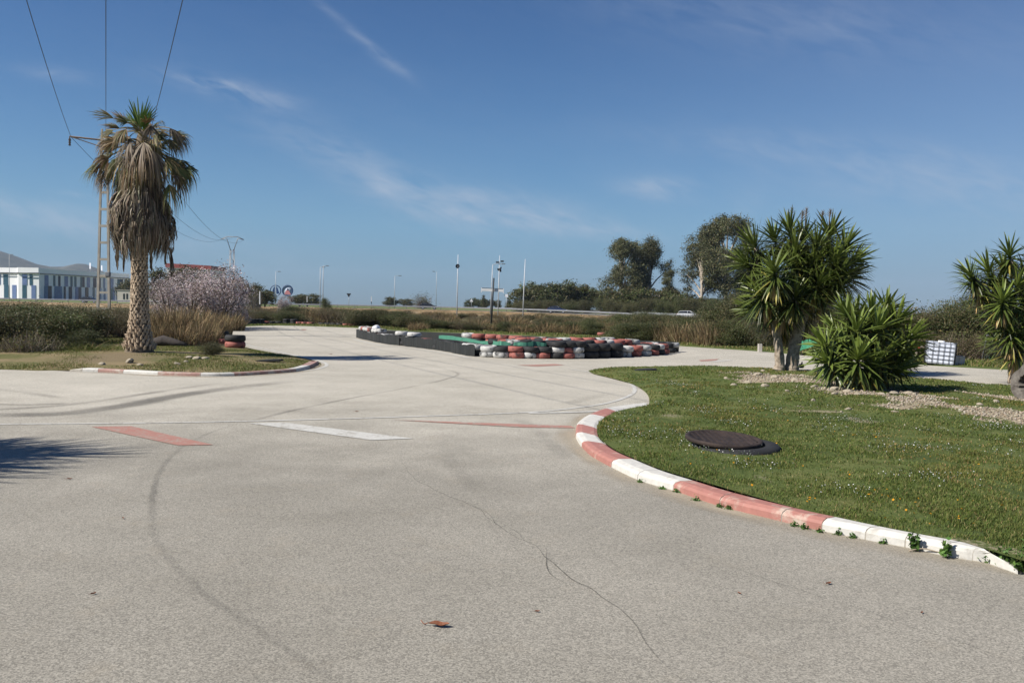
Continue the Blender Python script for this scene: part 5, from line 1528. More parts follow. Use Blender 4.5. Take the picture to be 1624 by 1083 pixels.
arm = [Vector(atd(112, 217, 39.2)) - B, Vector(atd(168, 226, 39.5)) - B, Vector(atd(232, 230, 39.8)) - B]
mb = MB()
for o_ in (-.09, .09):
    mb.tube([arm[0] + Vector((0, o_, 0)), arm[2] + Vector((0, o_, 0))], .026, 4)
    mb.tube([arm[0] + Vector((0, o_, 0)), arm[1] + Vector((0, o_ * .8, -.28)), arm[2] + Vector((0, o_, 0))], .02, 4)
for k in range(13):
    p = arm[0].lerp(arm[2], k / 12); mb.tube([p + Vector((0, -.09, 0)), p + Vector((.05, .09, -.02))], .025, 4)
mb.build('crossarm', M['rusty_arm'], root)
pts = [arm[0] + Vector((0, 0, .05)), Vector(atd(168, 222, 39.5)) - B, arm[2] + Vector((0, 0, .05))]
for p in pts:
    mb = MB(); mb.lathe([(.02, -.45), (.07, -.42), (.03, -.36), (.07, -.30), (.03, -.24), (.07, -.18), (.03, -.1), (.02, 0)], p + Vector((.02, -.12, -.05)), 8); mb.build('insulator', M['insul'], root)
mb = MB(); mb.box((.22, .0, zpx(435, 173, 39.5)), (.22, .16, .22), bev=.03); mb.build('junction_box', M['galv_dark'], root)


def cable(a, b_, sag, r_, label, group):
    n = 24; P = [a.lerp(b_, i / n) - Vector((0, 0, sag * 4 * (i / n) * (1 - i / n))) for i in range(n + 1)]
    mb = MB(); o0 = Vector(P[0]); mb.tube([p - o0 for p in P], r_, 5); o = mb.build('power_line', M['wire']); o.location = o0
    return tag(o, label, 'power line', group)


def wire_px(px0, py0, d0, px1, py1, sag, label, group):
    """a line through two places of the view, carried on over the viewer to the next pole behind"""
    a = Vector(atd(px0, py0, d0)); q = ray(px1, py1)
    return a, q
for (px, py, d), (qx, qy), lab in (((112, 216, 39.2), (50, 0), 'power line running from the free end of the crossarm up out of view'), ((168, 222, 39.5), (168, 0), 'power line rising straight up above the ladder pylon'),
                                   ((232, 230, 39.8), (283, 0), 'power line slanting up from behind the palm crown away from the pylon')):
    a = Vector(atd(px, py, d)); dr = ray(qx, qy); zt = a.z - .25
    t = (zt - EYE) / dr.z                           # where the sight line meets the height of the line
    p = Vector((dr.x * t, dr.y * t, EYE + dr.z * t)); e = a + (p - a) * (60 / max(1.0, (p - a).length)); e.z = a.z + .4
    cable(a, e, .9, .010, lab, None)
P2 = atd(368, 430, 112); P2.z = 0
root = empty('pylon', P2); tag(root, 'distant pale steel pylon with a forked crossarm above the almond blossom', 'pylon')
h2 = zpx(382, 368, 112); mb = MB()
for s in (-1, 1):
    for o_ in (-1, 1): mb.tube([(s * .42, o_ * .3, -.1), (s * .22, o_ * .2, h2 - 1.2)], .05, 4)
for k in range(11):
    z0 = k * (h2 - 1.2) / 11; z1 = (k + 1) * (h2 - 1.2) / 11; s = 1 if k % 2 else -1; f0, f1 = .42 - .2 * z0 / h2, .42 - .2 * z1 / h2
    mb.tube([(s * f0, -.3, z0), (-s * f1, -.28, z1)], .03, 4)
mb.build('lattice_mast', M['galv'], root)
mb = MB(); hb = zpx(377, 368, 112)
mb.tube([(-.2, 0, h2 - 1.3), (-.75, 0, hb - .1), (-1.55, 0, hb - .25)], .05, 4); mb.tube([(.2, 0, h2 - 1.3), (.75, 0, hb - .1), (1.55, 0, hb - .25)], .05, 4)
mb.tube([(-1.55, 0, hb - .25), (-.7, 0, hb + .12), (.7, 0, hb + .12), (1.55, 0, hb - .25)], .05, 4)
mb.build('crossarm', M['galv'], root)
for k, (px, py) in enumerate(((112, 217), (168, 224), (232, 231))):
    cable(Vector(atd(px, py, 39.4)), P2 + Vector(((-1.5, 0, 1.5)[k], 0, hb - (.3, .0, .3)[k])), 1.9, .011, 'thin power line sagging from the ladder pylon to the distant forked pylon', 'lines to the far pylon')

# ------------------------------------------------------------------ lamps, masts and signs by the highway
M['pole_grey'] = plain('grey_pole', (.46, .48, .49), None, .5, 1, .2)
M['pole_white'] = plain('white_pole', (.70, .71, .72), None, .5, 1)
M['dark_metal'] = plain('dark_metal', (.03, .033, .036), None, .5, 2)
M['sign_white'] = plain('sign_white', (.80, .80, .79), None, .5, 1)


def lamp_post(px, yt, yb, d, arm, label, r_=.075, double=False, z0=ZR, lean=0.0):
    b = atd(px, yb, d); b.z = min(b.z, z0); h = zpx(yt, px, d) - b.z
    root = empty('street_lamp', b); tag(root, label, 'street lamp')
    mb = MB(); mb.tube([(0, 0, -.05), (lean * h * .5, 0, h * .5), (lean * h, 0, h)], [r_ * 1.3, r_, r_ * .7], 8); mb.build('pole', M['pole_grey'], root)
    for s in ((-1, 1) if double else (1,)):
        e = Vector((lean * h + s * arm, 0, h + abs(arm) * .12)); mb = MB(); mb.tube(crom([(lean * h, 0, h - .05), (lean * h + s * arm * .4, 0, h + abs(arm) * .12), e], 4), r_ * .55, 6); mb.build('arm', M['pole_grey'], root)
        mb = MB(); mb.box(e + Vector((math.copysign(.28, s * arm), 0, .0)), (.75, .3, .16), bev=.05); mb.build('lamp_head', M['galv_dark'], root)
    return root


lamp_post(437, 431, 478, 205, .6, 'thin street lamp rising between the two round signs')
lamp_post(507.5, 424, 478, 200, .5, 'shorter street lamp of the close pair beyond the scrub', .09)
lamp_post(512, 422, 480, 196, .7, 'taller street lamp of the close pair beyond the scrub', .09)
lamp_post(625.5, 438, 486, 205, 1.0, 'street lamp over the far clump of trees on the field')
lamp_post(691.5, 431, 486, 230, -.5, 'faint street lamp standing near the black car', .06)
lamp_post(777.5, 420, 500, 168, 1.9, 'street lamp with a long curved arm beside the dark mast', .10, lean=.03)
lamp_post(15, 404, 474, 230, .4, 'street lamp in front of the striped building', .07)


def mast(px0, yb, px1, yt, d, label, cat, r_, horn=None, cross=None, z0=None):
    b = atd(px0, yb, d); t = atd(px1, yt, d); zz = b.z if z0 is None else z0
    root = empty('mast', (b.x, d, zz)); tag(root, label, cat); v = Vector((t.x - b.x, 0, t.z - zz))
    mb = MB(); mb.tube([(0, 0, -.1), v * .6, v], [r_, r_ * .85, r_ * .4], 8); mb.build('pole', M['pole_white'], root)
    if horn:
        p = atd(horn[0], horn[1], d) - Vector((b.x, d, zz)); q = Matrix.Rotation(R(90 + horn[2]), 3, 'X') @ Matrix.Rotation(R(horn[3]), 3, 'Y')
        mb = MB(); s = horn[4]; mb.lathe([(.1 * s, -.5 * s), (.16 * s, -.2 * s), (.30 * s, .12 * s), (.46 * s, .22 * s), (.47 * s, .27 * s), (.40 * s, .25 * s), (.27 * s, .12 * s), (.1 * s, .0), (0, 0)], p, 16, q=q)
        mb.build('loudspeaker', M['dark_metal'], root)
    if cross:
        for cx_ in cross:
            p = atd(cx_[0], cx_[1], d) - Vector((b.x, d, zz)); mb = MB(); mb.box(p, (.42, .3, .2), bev=.05); mb.tube([p, Vector((v.x * .9, 0, p.z))], .03, 5); mb.build('floodlight', M['dark_metal'], root)
    return root


mast(724.5, 503, 726.5, 404, 110, 'tall white mast with a round dark loudspeaker hanging near its top', 'mast', .075, (725, 422, 10, 25, .62))
mast(789.5, 500, 792.5, 405, 110, 'tall white mast with small floodlights and a dark loudspeaker below them', 'mast', .07, (793, 427, 60, -30, .7), ((789, 416), (796.5, 414.5)))
mast(829, 505, 833, 411, 95, 'thin plain white mast leaning slightly at the end of the tree row', 'mast', .065)
b = atd(778.5, 520, 62); b.z = 0; root = empty('mast', b); tag(root, 'dark wooden mast carrying a long white board crosswise', 'sign')
h = zpx(441, 781.5, 62); mb = MB(); mb.tube([(0, 0, -.1), (.07, 0, h * .5), (.15, 0, h)], [.075, .07, .055], 8); mb.build('pole', M['dark_metal'], root)
a, c = atd(764, 459.5, 62) - b, atd(798, 461, 62) - b; ct = (a + c) / 2; L_ = c.x - a.x
mb = MB(); q = Matrix.Rotation(math.atan2(c.z - a.z, c.x - a.x) * -1, 3, 'Y')
mb.box(ct + Vector((0, .12, 0)), (L_, .05, .20), rot=q, bev=.008)
for s in (-1, 1): mb.box(ct + q @ Vector((s * (L_ / 2 + .02), .12, -.02)), (.06, .055, .34), rot=q, bev=.008)
mb.build('board', M['sign_white'], root)
mb = MB(); mb.box(ct + q @ Vector((0, .12, .13)), (L_ * .98, .05, .04), rot=q); mb.build('top_batten', M['dark_metal'], root)


def sign(px, py, yb, d, shape, size, label, face, cat='road sign', back=False, ring=None):
    b = atd(px, yb, d); c = atd(px, py, d); root = empty('road_sign', (b.x, d, b.z)); tag(root, label, cat)
    hz = c.z - b.z; mb = MB(); mb.tube([(0, .05, 0), (0, .05, hz)], .045, 6); mb.build('post', M['pole_grey'], root)
    n = {'tri_down': 3, 'tri': 3, 'sq': 4, 'disc': 28}[shape]; a0 = {'tri_down': -PI / 2, 'tri': PI / 2, 'sq': PI / 4, 'disc': 0}[shape]
    mb = MB(); mb.prism([(math.cos(a0 + 2 * PI * i / n) * size, math.sin(a0 + 2 * PI * i / n) * size) for i in range(n)], -.02, .02, fn=lambda x, y, z: (x, z, hz + y)); mb.build('plate', face, root)
    return root


sign(553, 467.5, 487, 170, 'tri_down', .55, 'dark back of a downward triangular give way sign by the highway', M['dark_metal'])
sign(803, 469, 492, 190, 'sq', .46, 'small white square sign beyond the guardrail', M['sign_white'])
sign(747.5, 477, 488, 195, 'tri', .48, 'small white triangular sign beyond the guardrail', M['sign_white'])
for px, yt, yb, d in ((589, 470, 482, 165), (412, 462, 482, 100), (487, 470, 479, 150)):
    b = atd(px, yb, d); hh = zpx(yt, px, d) - b.z; root = empty('marker_post', b)
    tag(root, {589: 'white marker post with a dark foot near the give way sign', 412: 'white marker post in the scrub beside the almond blossom', 487: 'small white marker post near the twin street lamps'}[px], 'post')
    mb = MB(); mb.box((0, 0, hh * .65), (.13, .10, hh * .7), bev=.03); mb.build('cap', M['sign_white'], root); mb = MB(); mb.box((0, 0, hh * .14), (.12, .1, hh * .32)); mb.build('foot', M['dark_metal'] if px == 589 else M['sign_white'], root)
M['ring_blue'] = plain('blue_ring', (.025, .06, .17), None, .4); M['pinkred'] = plain('pink_red', (.60, .24, .25), None, .5)
for px, red in ((437, False), (456, True)):
    d = 240; c = atd(px, 461, d); c0 = Vector((c.x, d, ZR)); root = empty('round_sign', c0)
    tag(root, 'round blue-rimmed sign with a pale face and red mark' if red else 'round blue-rimmed sign with dark blue wedges, behind a blossom bush', 'sign'); z = c.z - ZR; rad = 8.6 * d / F
    mb = MB(); q = Matrix.Rotation(PI / 2, 3, 'X'); prof = [(rad - .16, -.12), (rad, -.12), (rad + .08, 0), (rad, .12), (rad - .16, .12)]; mb.lathe(prof, (0, 0, z), 40, 0, True, q); mb.build('rim', M['ring_blue'], root)
    mb = MB()
    if red:
        mb.prism([(-.9, -1.1), (.95, -1.1), (.55, -.2), (.1, .25), (.0, .75), (-.12, .25), (-.55, -.15)], -.05, .05, fn=lambda x, y, zz: (x, zz, z + y)); mb.build('mark', M['pinkred'], root)
        mb = MB(); mb.prism([(-.12, .15), (.14, .15), (.02, .7)], -.07, .07, fn=lambda x, y, zz: (x - .05, zz - .03, z + y)); mb.build('mark', M['ring_blue'], root)
        mb = MB(); mb.lathe([(0, -.03), (rad - .2, -.03), (rad - .2, .03), (0, .03)], (0, .1, z), 40, 0, False, q); mb.build('face', plain('pale_blue_face', (.50, .56, .66), None, .5), root)
    else:
        for s in (-1, 1):
            mb.prism([(s * .15, 1.2), (s * .55, .9), (s * 1.15, -.9), (s * .3, -.9)][::s], -.05, .05, fn=lambda x, y, zz: (x, zz, z + y))
        mb.build('mark', M['ring_blue'], root)
    mb = MB(); mb.tube([(0, .1, -.2), (0, .1, z - rad)], .12, 8); mb.build('post', M['pole_grey'], root)

# ------------------------------------------------------------------ tyres
def tyre_mesh(name, Ro, Ri, w):
    mb = MB(); h = w / 2
    mb.lathe([(Ri, -h * .62), (Ri + .015, -h * .92), (Ri + (Ro - Ri) * .55, -h), (Ro - .03, -h * .86), (Ro - .006, -h * .6), (Ro, 0), (Ro - .006, h * .6), (Ro - .03, h * .86), (Ri + (Ro - Ri) * .55, h), (Ri + .015, h * .92), (Ri, h * .62), (Ri + .03, 0)], n=26, closed=True)
    me = bpy.data.meshes.new(name); me.from_pydata(mb.v, [], mb.f); me.update(); me.polygons.foreach_set('use_smooth', [True] * len(mb.f)); return me


M['tyre_black'] = plain('old_tyre', (.013, .0135, .0145), (.026, .026, .026), .78, 6, bmp=.3, bscale=40)
M['tyre_white'] = painted('white_painted_tyre', (.56, .555, .53), (.018, .018, .019), .505, 4.5, .65)
M['tyre_red'] = painted('red_painted_tyre', (.37, .125, .10), (.018, .018, .019), .515, 4.5, .7)
TM = {}
for k in ('black', 'white', 'red'):
    TM[k] = tyre_mesh('tyre', .30, .175, .20); TM[k].materials.append(M['tyre_' + k])
ry = random.Random(17)


def tyre(p, k, label, group, sc=1.0, tilt=0.0, sz=1.0):
    o = bpy.data.objects.new('tyre', TM[k]); col.objects.link(o)
    o.location = p; o.scale = (sc, sc, sc * sz); o.rotation_euler = (tilt, ry.uniform(-.02, .02), ry.uniform(0, 6.28)); tag(o, label, 'tyre', group); return o


FB = [at(*p) for p in ((563, 535), (600, 543.5), (640, 549), (700, 556.5), (752, 565.5), (835, 569), (940, 569), (1010, 566), (1055, 562.5), (1076, 558.5))]
fb = crom(FB, 30)
def walk(c, step, start=0.0):
    acc, nxt = 0.0, start
    for a, b in zip(c[:-1], c[1:]):
        l = (b - a).length
        while nxt < acc + l:
            yield a.lerp(b, (nxt - acc) / l), (b - a).normalized(); nxt += step
        acc += l
def to_px(p):
    v = p - Vector((0, 0, EYE)); dd = v.dot(C_FWD); return CX + F * v.dot(C_R) / dd, CY - F * v.dot(C_U) / dd
TH = .195
def stack(p, cols, where, group, sc=1.0, gr=True):
    z = 0
    for i, k in enumerate(cols):
        z0 = z + TH * sc / 2 + .004
        tyre(Vector((p.x + ry.uniform(-.055, .055), p.y + ry.uniform(-.055, .055), z0)), k, f'{k if k == "black" else k + " painted"} tyre {where}', f'{k} tyres {group}', sc, ry.uniform(-.075, .075))
        z += TH * sc
# (pixel, colours from the ground up) along the sunlit front of the barrier
FRONT = [(765, 'ww'), (790, 'wb'), (818, 'rr'), (842, 'wb'), (866, 'rb'), (887, 'bwb'), (905, 'rrb'), (921, 'wwb'), (1002, 'ww'), (1017, 'rr'), (1032, 'ww'), (1044, 'rb'), (1053, 'bw'), (1062, 'rr'), (1070, 'bb'), (1076, 'bw')]
CM = {'w': 'white', 'r': 'red', 'b': 'black'}
dense = [(to_px(p)[0], p) for p in fb]
def on_front(px):
    for (a, p), (b, q) in zip(dense[:-1], dense[1:]):
        if a <= px <= b: return p.lerp(q, (px - a) / (b - a))
    return dense[-1][1].copy()
def back_of(p, dist):
    i = min(range(len(fb)), key=lambda k: (fb[k] - p).length); d = (fb[min(i + 1, len(fb) - 1)] - fb[max(i - 1, 0)]).normalized(); return p + Vector((-d.y, d.x, 0)) * dist
for px, cs in FRONT:
    p = back_of(on_front(px), .30); stack(p, [CM[c] for c in cs], 'in the front row of the barrier facing the track', 'in the front row of the barrier')
# three stacks of larger black tyres
for px, nm in ((944, 'first'), (964, 'second'), (985, 'third')):
    p = back_of(on_front(px), .34)
    for i in range(2):
        tyre(Vector((p.x, p.y, .125 + i * .25)), 'black', f'large bare black tyre, {"lower" if i == 0 else "upper"} one in the {nm} of three thick stacks', 'large black tyres in three stacks', 1.16, 0, 1.08)
# second row behind the front row and behind the belts
for p, d in walk(fb, .63, .5):
    px = to_px(p)[0]
    q = back_of(p, .36 if px < 748 else .98)
    cs = ry.choice(('bb', 'bw', 'bbw', 'bbr', 'bwr', 'bbw', 'bbb', 'brw')) if px < 748 else ry.choice(('bbb', 'bbw', 'bbb', 'brb', 'bwr', 'bbr'))
    if px > 1040 or 664 < px < 748: cs = cs[:2]
    stack(q, [CM[c] for c in cs], 'packed behind the belt wall of the barrier' if px < 748 else 'in the second row of the barrier', 'behind the belt wall' if px < 748 else 'in the second row')
# back row, showing above the others
for p, d in walk(fb, .66, .2):
    px = to_px(p)[0]
    if px < 655 or px > 1060: continue
    t = (px - 557) / (1078 - 557); dd = 2.4 * min(1, t * 3) * min(1, (1.12 - t) * 3)
    q = back_of(p, 1.2 + dd); c3 = ry.choice(('bbr', 'bbw', 'brr', 'bbb', 'bww', 'brw', 'bwr', 'bbr'))
    stack(q, [CM[c] for c in c3], 'in the back row of the barrier towards the far straight', 'in the back row')

# belts: black sheets on the left part of the barrier, a green band above
M['belt'] = plain('black_rubber_belt', (.011, .0135, .0135), (.020, .022, .0215), .62, 2.0, bmp=.3, bscale=5)
M['green_band'] = plain('green_rubber_band', (.08, .26, .175), (.055, .19, .13), .6, 3)
def belt_wall(name, pxa, pxb, z0, z1, off, mat, label, cat, wav=.045, th=.014):
    pts = [on_front(pxa + (pxb - pxa) * i / 40) for i in range(41)]; pts = [back_of(p, off) for p in pts]; o0 = pts[0].copy(); vs = []
    for i, p in enumerate(pts):
        wv = math.sin(i * .55) * wav * .6 + ry.uniform(-1, 1) * wav * .4; b = back_of(p, wv); c = back_of(p, wv + th); zz = z1 + math.sin(i * .4) * .02 + math.sin(i * .93 + pxa) * .014 + ry.uniform(-.008, .008)
        vs += [b + Vector((0, 0, z0)) - o0, b + Vector((0, 0, zz)) - o0, c + Vector((0, 0, zz)) - o0, c + Vector((0, 0, z0)) - o0]
    n = len(pts); mb = MB(); mb.add(vs, [(4 * i + j, 4 * i + (j + 1) % 4, 4 * i + 4 + (j + 1) % 4, 4 * i + 4 + j) for i in range(n - 1) for j in range(4)] + [(0, 1, 2, 3), (4 * n - 1, 4 * n - 2, 4 * n - 3, 4 * n - 4)])
    o = mb.build(name, mat); o.location = o0; return tag(o, label, cat)
belt_wall('rubber_belt', 556.5, 633, .01, .40, .0, M['belt'], 'black rubber belt along the narrow far end of the tyre barrier', 'rubber belt')
belt_wall('rubber_belt', 634, 690, .01, .40, .02, M['belt'], 'black rubber belt in the middle of the barrier, between two others', 'rubber belt')
belt_wall('rubber_belt', 691, 753, .01, .385, .0, M['belt'], 'black rubber belt under the green band next to the first painted tyres', 'rubber belt')
belt_wall('rubber_belt', 672, 876, .40, .53, .655, M['green_band'], 'long green rubber band running along the top of the barrier', 'rubber band', .05)

# tyres along the far edge of the track
for p, d in walk(crom([at(*q) for q in ((560, 518.5), (500, 516), (450, 514.2), (400, 515), (362, 518.5), (347, 524), (338, 529))], 12), .66, .1):
    px = to_px(p)[0]; k = 'red' if min(abs(px - a) for a in (553, 493, 478, 421)) < 6 else ('white' if ry.random() < .05 else 'black')
    if px > 480 and ry.random() < .35 and k == 'black': continue
    for i in range(2 if px < 470 and ry.random() < .75 else 1):
        tyre(Vector((p.x, p.y, .14 + i * TH)), k if i == 0 or px > 470 else ('red' if abs(px - 421) < 6 else 'black'), f'{k if i == 0 else "black"} tyre in the low row along the far bend behind the pale tarmac', f'{k if i == 0 else "black"} tyres along the far bend', 1, ry.uniform(-.06, .06))
for px, py, k, n in ((357, 546, 'red', 1), (351, 540, 'black', 2), (345, 534, 'black', 1), (361, 541, 'black', 1)):
    b = at(px, py, .12)
    for i in range(n): tyre(Vector((b.x, b.y, .22 + i * TH)), k, f'{k} tyre beside the two-tone stack at the tip of the palm island', 'tyres by the two-tone stack, ' + k, 1, ry.uniform(-.08, .08))
b = at(373, 551, .1); tyre(Vector((b.x, b.y, .2)), 'red', 'red tyre under a black one at the tip of the palm island', None, 1.18); tyre(Vector((b.x, b.y, .2 + TH * 1.15)), 'black', 'black tyre lying on a red one at the tip of the palm island', None, 1.2, .05)
for px, py, k, n in ((700, 525, 'white', 1), (718, 525.5, 'red', 1), (747, 526, 'black', 1), (842, 527, 'red', 1), (852, 528, 'black', 1), (880, 530, 'black', 1), (888, 529, 'black', 1), (901, 529, 'red', 1), (908, 529.5, 'red', 1), (936, 532, 'black', 1), (957, 534.5, 'red', 1),
                     (977, 536.5, 'red', 1), (989, 537, 'red', 1), (996, 537.5, 'white', 1), (1042, 542, 'black', 1), (630, 520, 'red', 1), (593, 519, 'red', 1), (657, 521, 'white', 1), (677, 522, 'white', 1)):
    b = at(px, py); tyre(b + Vector((0, .9, .16)), k, f'{k} tyre lying alone on the grass verge beyond the barrier', f'{k} tyres on the verge', 1, ry.uniform(-.08, .08))
b = at(1091, 541) + Vector((0, .5, 0)); tyre(b + Vector((0, 0, .14)), 'black', 'black tyre under a red tyre in front of the scrub below the white car', None); tyre(b + Vector((.1, 0, .14 + TH)), 'red', 'red tyre on a black one in front of the scrub below the white car', None, 1.15)
# white plastic sack on the belt end
M['plastic_white'] = plain('white_plastic', (.78, .79, .80), (.66, .67, .69), .45, 4)
def lump(name, size, seed, mat, mi=3, k=.28, parent=None):
    bm = bmesh.new(); bmesh.ops.create_icosphere(bm, subdivisions=mi, radius=1); r_ = random.Random(seed); a = [(Vector((r_.uniform(-1, 1), r_.uniform(-1, 1), r_.uniform(-1, 1))).normalized(), r_.uniform(-k, k)) for _ in range(9)]
    for v in bm.verts:
        n = v.co.normalized(); s = 1 + sum(h * max(0, n.dot(d)) ** 3 for d, h in a); v.co = Vector((n.x * size[0] * s, n.y * size[1] * s, n.z * size[2] * s))
    me = bpy.data.meshes.new(name); bm.to_mesh(me); bm.free(); return link(name, me, mat, parent)
o = lump('plastic_sack', (.19, .15, .17), 3, M['plastic_white'], 3, .55); p = back_of(on_front(581), .45); o.location = p + Vector((0, 0, .55)); tag(o, 'white crumpled plastic sack lying on the belt end of the barrier', 'sack')

# ------------------------------------------------------------------ manhole cover on its tyre
M['rust'] = plain('rusty_iron', (.060, .042, .034), (.030, .022, .02), .8, 9, .3, bmp=.6, bscale=60)
c = at(1157, 708, .1); c.z -= .055
root = empty('manhole_cover', c); tag(root, 'round rusty iron cover lying in the grass on a large black tyre', 'cover')
mb = MB(); q = Matrix.Rotation(R(3), 3, 'X') @ Matrix.Rotation(R(2), 3, 'Y')
mb.lathe([(0, .0), (.44, .0), (.455, .012), (.455, .040), (.445, .052), (.405, .052), (.40, .044), (.0, .047)], Vector((-.06, .05, .105)), 40, q=q)
for i in range(-5, 6):
    h = math.sqrt(max(0, .39 ** 2 - (i * .07) ** 2)); mb.box(Vector((-.06, .05, .105)) + q @ Vector((i * .07, 0, .049)), (.018, 2 * h, .008), rot=q)
mb.build('cover', M['rust'], root)
o = bpy.data.objects.new('tyre', tyre_mesh('tyre', .52, .33, .17)); o.data.materials.append(M['tyre_black']); col.objects.link(o); o.location = c + Vector((.07, -.02, .015)); o.rotation_euler = (.02, -.03, 0); tag(o, 'large black tyre half sunk in the grass under the rusty iron cover', 'tyre')
# flat rubber scraps on the grass
for px, py, z, w_, h_, lab in ((1023, 588, .09, .62, .22, 'flat black rubber scrap on the grass tip near the white line'), (428, 573, .11, .66, .2, 'flat dark rubber strip on the palm island grass')):
    b = at(px, py, z); mb = MB(); mb.prism([(-w_ / 2, -h_), (w_ * .45, -h_ * .8), (w_ / 2, h_ * .7), (w_ * .1, h_), (-w_ * .47, h_ * .6)], 0, .045, fn=lambda x, y, zz: (x, y, zz + .02 * math.sin(x * 7))); o = mb.build('rubber_scrap', M['tyre_black']); o.location = b; tag(o, lab, 'rubber scrap')
# dark log behind the palm
M['log'] = plain('weathered_wood', (.17, .155, .135), (.05, .042, .036), .95, 6, bmp=.9, bscale=22)
M['dark_log'] = plain('dark_old_log', (.035, .03, .027), (.06, .05, .045), .95, 8, bmp=.8, bscale=18)
b = at(262, 549, .16); mb = MB(); mb.tube([(-.45, 0, .12), (-.1, .1, .18), (.3, .05, .12), (.75, -.1, .06)], [.12, .19, .14, .07], 9); o = mb.build('log', M['dark_log']); o.location = b; tag(o, 'dark charred log in the grass just behind the palm foot', 'log')
# weathered hollow log beside the third yucca
b = at(1644, 634, .1); root = empty('log', b); tag(root, 'thick grey weathered log with a dark hollow end below the yucca', 'log')
bm = bmesh.new(); nn, kk = 28, 14; rg = random.Random(4); vs = []
for j in range(kk):
    t = j / (kk - 1); ring = []
    for i in range(nn):
        a = 2 * PI * i / nn; r_ = (.44 - .10 * t) * (1 + .07 * math.sin(3 * a + 1) + .05 * math.sin(7 * a + t * 4) + rg.uniform(-.03, .03)) * (1.0 if j else .94)
        ring.append(bm.verts.new((-.20 + t * 1.7 + .06 * math.sin(a * 2), .03 + r_ * math.cos(a) + t * .25, .34 + r_ * math.sin(a) * .95 + t * .05)))
    vs.append(ring)
inner = [bm.verts.new((-.19, .03 + .24 * math.cos(2 * PI * i / nn) * (1 + .2 * math.sin(3 * i)), .30 + .20 * math.sin(2 * PI * i / nn))) for i in range(nn)]
deep = [bm.verts.new((.35, .05 + .16 * math.cos(2 * PI * i / nn), .30 + .13 * math.sin(2 * PI * i / nn))) for i in range(nn)]
for A_, B_ in list(zip(vs[:-1], vs[1:])) + [(inner, vs[0]), (deep, inner)]:
    for i in range(nn): bm.faces.new((A_[i], A_[(i + 1) % nn], B_[(i + 1) % nn], B_[i]))
bm.faces.new(deep); bm.faces.new(vs[-1]); bmesh.ops.recalc_face_normals(bm, faces=bm.faces[:])
me = bpy.data.meshes.new('bole'); bm.to_mesh(me); bm.free(); link('bole', me, M['log'], root); root.rotation_euler = (0, 0, .15)
mb = MB(); mb.tube(crom([(.2, .0, .6), (.28, -.08, .82), (.42, -.1, 1.0)], 4), [.13, .10, .06] and list(np.linspace(.13, .05, 9)), 8); mb.build('branch_stub', M['log'], root)

# ------------------------------------------------------------------ stones and gravel
M['lime'] = plain('pale_limestone', (.38, .33, .25), (.24, .205, .155), .9, 5, bmp=.5, bscale=18)
st_mesh = [lump('stone', (1, .8, .55), s, M['lime'], 2, .45) for s in range(6)]
stu = set()
def stone(p, s, lab, grp):
    i = rp.randrange(6); o = st_mesh[i]
    if i in stu: o = o.copy(); col.objects.link(o)
    stu.add(i); o.location = p; o.scale = (s, s, s * rp.uniform(.7, 1)); o.rotation_euler = (rp.uniform(-.2, .2), rp.uniform(-.2, .2), rp.uniform(0, 6.28)); tag(o, lab, 'stone', grp)
def izc(p): return float(isl_z(np.array([p.x]), np.array([p.y]))[0])
for px, py, s in ((1280, 612, .11), (1292, 616, .13), (1305, 619, .12), (1318, 621, .14), (1333, 620, .15), (1345, 624, .13), (1325, 627, .11), (1360, 629, .10), (1398, 629, .13), (1418, 628, .12), (1440, 626, .14), (1452, 628, .12), (1310, 607, .10), (1200, 598, .18), (1228, 602, .15), (1185, 606, .12), (1165, 608, .10), (1262, 606, .09),
                  (1150, 600, .08), (1215, 612, .10), (1250, 620, .09), (1480, 640, .10), (1520, 645, .08), (1290, 634, .08), (1345, 645, .09), (1420, 650, .07), (1555, 640, .09), (1580, 634, .1), (1210, 590, .12), (1272, 596, .1)):
    p = at(px, py, .15); p.z = izc(p) + s * .18; stone(p - Vector((0, 0, s * .12)), s * rp.uniform(.55, .95), 'pale limestone lump lying in the gravel bed around the yuccas', 'limestone lumps in the gravel bed')
for px, py, s in ((205, 573, .16), (300, 570, .10), (312, 571, .12), (283, 577, .09), (325, 571, .11), (294, 574, .08), (162, 575, .09), (222, 577, .1), (340, 547, .12), (318, 538, .2), (345, 541, .12), (300, 536, .18)):
    p = at(px, py, .14); p.z = float(lil_z(np.array([p.x]), np.array([p.y]))[0]) + s * .15; stone(p, s, 'white stone lying in the patchy grass around the palm foot', 'white stones around the palm')
rng = np.random.default_rng(6); n = 15000
a = np.array([(p.x, p.y) for p in GRAVEL + GRAVEL2]); k = rng.integers(0, len(a), n); x = a[k, 0] + rng.normal(0, 1.3, n); y = a[k, 1] + rng.normal(0, .9, n)
kp = inside(x, y, isl) & (bareness(x, y) > .25 + rng.uniform(0, .4, n)) & (dist_line(x, y, isl + [isl[0]]) > .1); x, y = x[kp], y[kp]; n = len(x)
s = rng.uniform(.008, .03, n); P = np.stack([x, y, isl_z(x, y) + s * .3], 1)
oct_ = np.array([(1, 0, 0), (0, 1, 0), (-1, 0, 0), (0, -1, 0), (0, 0, .7), (0, 0, -.6)], float)
V = (P[:, None] + oct_[None] * s[:, None, None] * rng.uniform(.6, 1.4, (n, 6, 1))).reshape(-1, 3)
ft = np.array([(0, 1, 4), (1, 2, 4), (2, 3, 4), (3, 0, 4), (1, 0, 5), (2, 1, 5), (3, 2, 5), (0, 3, 5)]); Fq = (np.arange(n)[:, None, None] * 6 + ft[None]).reshape(-1, 3)
tag(link('gravel', npmesh('gravel', V, Fq, np.repeat(pal(rng, n, [(.35, .295, .22), (.25, .205, .145), (.44, .39, .31)]), 6, 0)), M['dryleaf']), kind='stuff')

